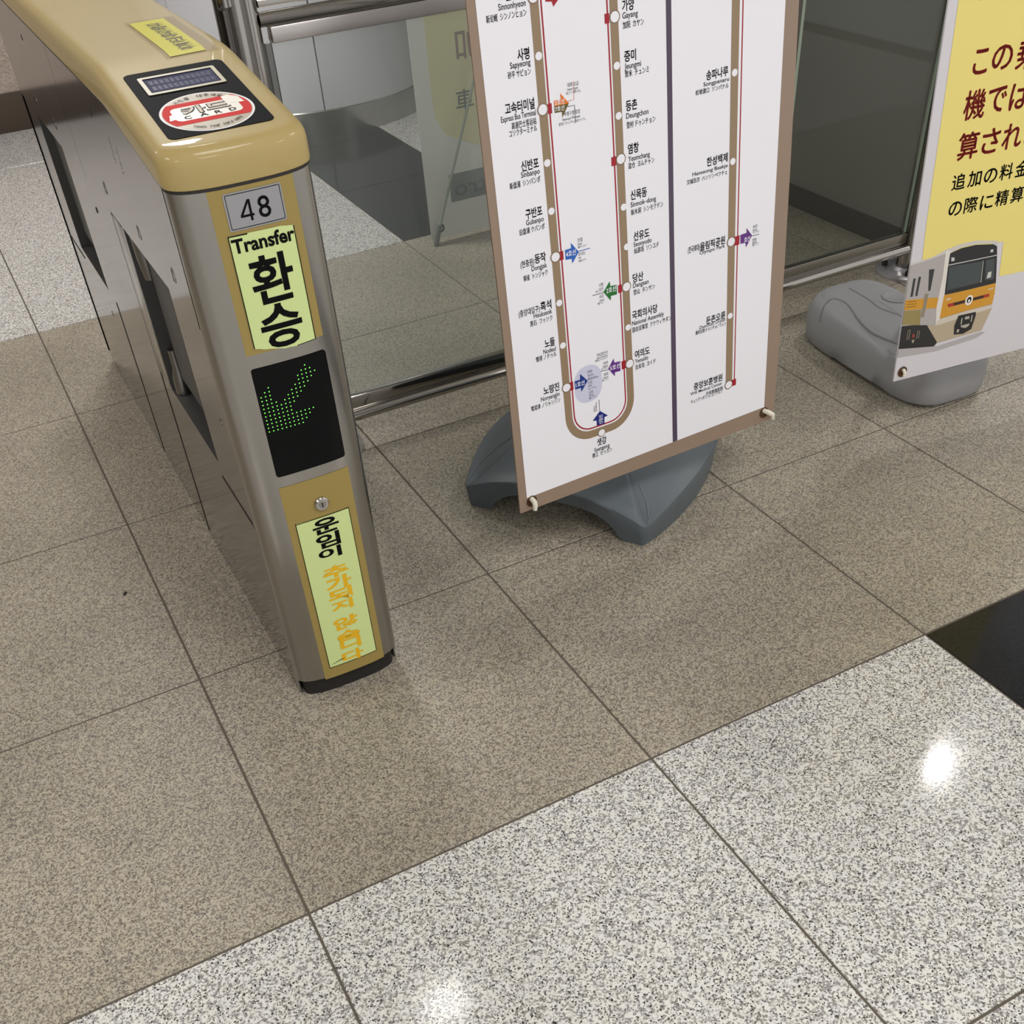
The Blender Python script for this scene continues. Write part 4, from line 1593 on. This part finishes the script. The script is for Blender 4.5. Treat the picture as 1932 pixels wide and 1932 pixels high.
for ch, u0, u1, v0, v1 in (('こ', .0790, .1105, .5855, .6260), ('の', .1210, .1660, .5860, .6265), ('乗', .1770, .2240, .5800, .6290), ('換', .2330, .2800, .5800, .6290),
                           ('機', .0735, .1210, .5085, .5590), ('で', .1270, .1690, .5130, .5560), ('は', .1790, .2240, .5110, .5560), ('精', .2330, .2800, .5110, .5580),
                           ('算', .0740, .1210, .4375, .4855), ('さ', .1300, .1710, .4400, .4840), ('れ', .1790, .2240, .4405, .4855), ('ま', .2330, .2760, .4410, .4850)):
    for s_ in (-.0010, -.0004, .0004, .0010):
        text_on(a, ch, NP, u0 + s_, u1 + s_, 0, box=(v0, v1))
        text_on(a, ch, NP, u0, u1, 0, box=(v0 + s_, v1 + s_))
a.build('red_lettering', mat('maroon_ink', rgb(164, 56, 50), 0.5, spec=0.15), npanel, smooth=False)
for row, v0, us in (('追加の料金は', .3825, (.0735, .1115, .1500, .1880, .2260, .2640)), ('の際に精算さ', .3325, (.0755, .1130, .1520, .1890, .2265, .2640)), ('用機', .706, (.066, .115))):
    a = Acc()
    for ch, u in zip(row, us):
        h_ = .0295 if ord(ch) > 0x3100 else .027
        w_ = .031
        if v0 > .5:
            h_, w_ = .042, .042
        for s_ in (-.0005, .0005):
            text_on(a, ch, NP, u + s_, u + w_ + s_, 0, box=(v0, v0 + h_))
            text_on(a, ch, NP, u, u + w_, 0, box=(v0 + s_, v0 + h_ + s_))
    a.build('black_lettering', M_INK, npanel, smooth=False)

# printed train picture
TRAIN = [
    ('train_shadow', (178, 172, 174), .0006, [[(.0009, .0760), (.0930, .0640), (.1019, .0580), (.2173, .0665), (.2277, .0624), (.2048, .0541), (.1019, .0475), (.0009, .0546)]]),
    ('train_underframe', (34, 32, 32), .0007, [[(.0006, .1245), (.0660, .1150), (.1020, .0680), (.0929, .0600), (.0006, .0740)]]),
    ('train_side', (174, 168, 166), .0008, [[(.0006, .1270), (.0006, .2500), (.0533, .2560), (.0870, .2654), (.0980, .2300), (.0990, .1706), (.0968, .1210), (.0905, .1070), (.0700, .1120)]]),
    ('train_roof', (206, 200, 194), .0009, [[(.0006, .2505), (.0006, .2535), (.0533, .2580), (.0843, .2670), (.1164, .2715), (.1568, .2718), (.2147, .2611), (.2167, .2540), (.2068, .2571), (.1584, .2644), (.1237, .2643), (.1000, .2590), (.0900, .2601), (.0538, .2552)]]),
    ('train_pillar', (222, 216, 208), .0010, [[(.0843, .2665), (.1000, .2600), (.1000, .1706), (.0990, .1200), (.0890, .1085), (.0835, .1465), (.0870, .2100)]]),
    ('train_stripe', (206, 148, 40), .0011, [[(.0006, .1800), (.0835, .1691), (.0835, .1465), (.0006, .1585)], [(.0985, .1706), (.1643, .1700), (.2308, .1703), (.2329, .1461), (.2318, .1249), (.1650, .1240), (.0968, .1205), (.0972, .1437)]]),
    ('train_lower_panel', (150, 134, 84), .0011, [[(.0006, .1575), (.0442, .1505), (.0470, .1175), (.0006, .1268)]]),
    ('train_skirt', (182, 166, 142), .0010, [[(.0665, .1120), (.0905, .1070), (.2339, .1155), (.2167, .0700), (.1014, .0660)]]),
    ('train_skirt_band', (206, 196, 184), .0012, [[(.0870, .1080), (.0975, .1200), (.1650, .1236), (.2322, .1242), (.2335, .1156), (.0905, .1068)]]),
    ('train_front_window', (28, 28, 30), .0012, [[(.0962, .2577), (.1237, .2630), (.1584, .2630), (.2040, .2560), (.2150, .2500), (.2198, .2297), (.2308, .1706), (.1643, .1703), (.0992, .1712), (.0962, .2293)]]),
    ('train_glass', (62, 70, 72), .0014, [[(.0990, .2300), (.1830, .2250), (.1880, .1800), (.1025, .1796)], [(.1925, .2256), (.2155, .2250), (.2230, .1800), (.1995, .1820)]]),
    ('train_trim', (198, 198, 194), .0015, [[(.0965, .2345), (.2193, .2317), (.2196, .2300), (.0968, .2326)], [(.1846, .2256), (.1860, .2256), (.1905, .1795), (.1890, .1795)], [(.2040, .1980), (.2130, .1985), (.2140, .1860), (.2030, .1850)],
                                            [(.1009, .2486), (.1090, .2468), (.1100, .2398), (.1021, .2401)], [(.1995, .2458), (.2065, .2455), (.2075, .2396), (.2000, .2400)]]),
    ('train_window', (46, 50, 50), .0012, [[(.0492, .2336), (.0624, .2323), (.0605, .1881), (.0553, .1879)], [(.0126, .2222), (.0184, .2217), (.0172, .1841), (.0114, .1845)], [(.0252, .2235), (.0312, .2223), (.0289, .1834), (.0236, .1838)]]),
    ('train_door_panel', (142, 130, 112), .0012, [[(.0480, .1840), (.0570, .1820), (.0545, .1330), (.0465, .1340)]]),
    ('train_vents', (120, 84, 22), .0013, [[(.0050, .1760), (.0300, .1728), (.0300, .1716), (.0050, .1748)], [(.0050, .1705), (.0300, .1673), (.0300, .1661), (.0050, .1693)], [(.0050, .1650), (.0300, .1618), (.0300, .1606), (.0050, .1638)]]),
    ('train_tail_bar', (52, 22, 18), .0014, [[(.1200, .1488), (.2090, .1500), (.2105, .1437), (.1220, .1418)]]),
    ('train_tail_light', (168, 40, 34), .0015, [[(.1114, .1494), (.1256, .1492), (.1279, .1418), (.1141, .1419)], [(.2033, .1500), (.2183, .1503), (.2198, .1437), (.2047, .1435)]]),
    ('train_coupler_box', (24, 22, 22), .0014, [[(.1391, .0968), (.1455, .1172), (.1911, .1162), (.1927, .1087), (.1870, .0789), (.1669, .0727), (.1418, .0760)]]),
    ('train_coupler', (176, 170, 158), .0016, [[(.1550, .1090), (.1580, .1100), (.1580, .0960), (.1550, .0950)], [(.1640, .1110), (.1760, .1100), (.1760, .1040), (.1640, .1050)], [(.1810, .1110), (.1840, .1110), (.1840, .0960), (.1810, .0960)],
                                               [(.1560, .0930), (.1800, .0930), (.1780, .0880), (.1700, .0850), (.1580, .0890)], [(.1480, .0860), (.1540, .0860), (.1540, .0790), (.1480, .0790)]]),
    ('train_bogie', (150, 142, 126), .0012, [[(.0180, .1120), (.0195, .1120), (.0190, .0900), (.0175, .0905)], [(.0230, .1115), (.0245, .1115), (.0240, .0900), (.0225, .0903)], [(.0430, .1060), (.0445, .1060), (.0440, .0870), (.0425, .0872)], [(.0480, .1050), (.0495, .1050), (.0490, .0880), (.0475, .0882)],
                                             [(.0180, .1120), (.0245, .1115), (.0245, .1105), (.0180, .1110)], [(.0310, .0880), (.0390, .0870), (.0370, .0800), (.0330, .0810)]]),
    ('train_red_box', (150, 56, 50), .0012, [[(.0310, .1010), (.0370, .1000), (.0370, .0920), (.0310, .0930)]]),
    ('train_emblem', (232, 228, 220), .0017, [circ(.1664, .1465, .0100, 24, .0110)]),
]
for nm, col, off, polys in TRAIN:
    a = Acc()
    for p in polys:
        poly_on(a, p, lambda u, v: nq(u, v, off))
    if nm == 'train_emblem':
        a.add([nq(u, v, .0019) for u, v in circ(.1664, .1470, .0058, 24, .0064)], [tuple(range(24))], 1)
        a.add([nq(u, v, .0021) for u, v in circ(.1664, .1455, .0026, 24, .0036)], [tuple(range(24))], 0)
        for x0, w in ((.1050, .012), (.2130, .014)):
            for k in range(5):
                a.add([nq(x0 + k * w / 5, .1585, .0018), nq(x0 + k * w / 5 + .0016, .1585, .0018), nq(x0 + k * w / 5 + .0016, .1618, .0018), nq(x0 + k * w / 5, .1618, .0018)], [(0, 1, 2, 3)], 0)
        a.build(nm, [mat('p_' + nm, rgb(*col), .36), M_INK], npanel, smooth=False)
    else:
        a.build(nm, mat('p_' + nm, rgb(*col), .36), npanel, smooth=False)
a = Acc()
ring_on(a, .0190, .0190, .0070, .0118, lambda p, q: nq(p, q, .0014))
a.add([nq(p, q, .0010) for p, q in circ(.0190, .0190, .0072)], [tuple(range(28))])
a.build('eyelet', M_EYE, nsign, smooth=False)
a = Acc()
a.tube([nq(.021, .022, -.01), nq(.021, .022, .003), nq(.021, .018, .008), nq(.0195, .010, .008)], [.004, .004, .004, .003], 12)
a.build('rod_tip', M_HOOK, nsign)
hub2 = Vector((B2C.x + .05, B2C.y - .02, .12))
a = Acc()
a.tube([hub2 - Vector((0, 0, .01)), hub2 + Vector((0, 0, .1)), Vector((B2C.x + .03, B2C.y - .10, .7)), Vector(nq(.30, 1.0, -.03)), Vector(nq(.30, 1.6, -.02))], .011, 16)
a.build('mast', M_BASE2, nsign)
for u in (.021, .579):
    a = Acc()
    a.tube([Vector(nq(.30, .8, -.03)), Vector(nq((u + .3) / 2, .40, -.02)), Vector(nq(u, .022, -.008))], .0045, 12)
    a.build('support_rod', M_HOOK, nsign)

# ------------------------------------------------------------------ small litter on the floor
a = Acc()
b = bmesh.new()
bmesh.ops.create_icosphere(b, subdivisions=2, radius=.0035, matrix=Matrix.Translation((-.063, .942, .0022)) @ Matrix.Rotation(.9, 4, 'Z') @ Matrix.Diagonal((1.9, .8, .6, 1)))
a.bm(b)
tag(a.build('litter', M_SEAM, None, origin=(-.063, .942, 0)), 'tiny dark crumb on the beige floor left of the gate', 'crumb')

bpy.data.objects.remove(TXO)
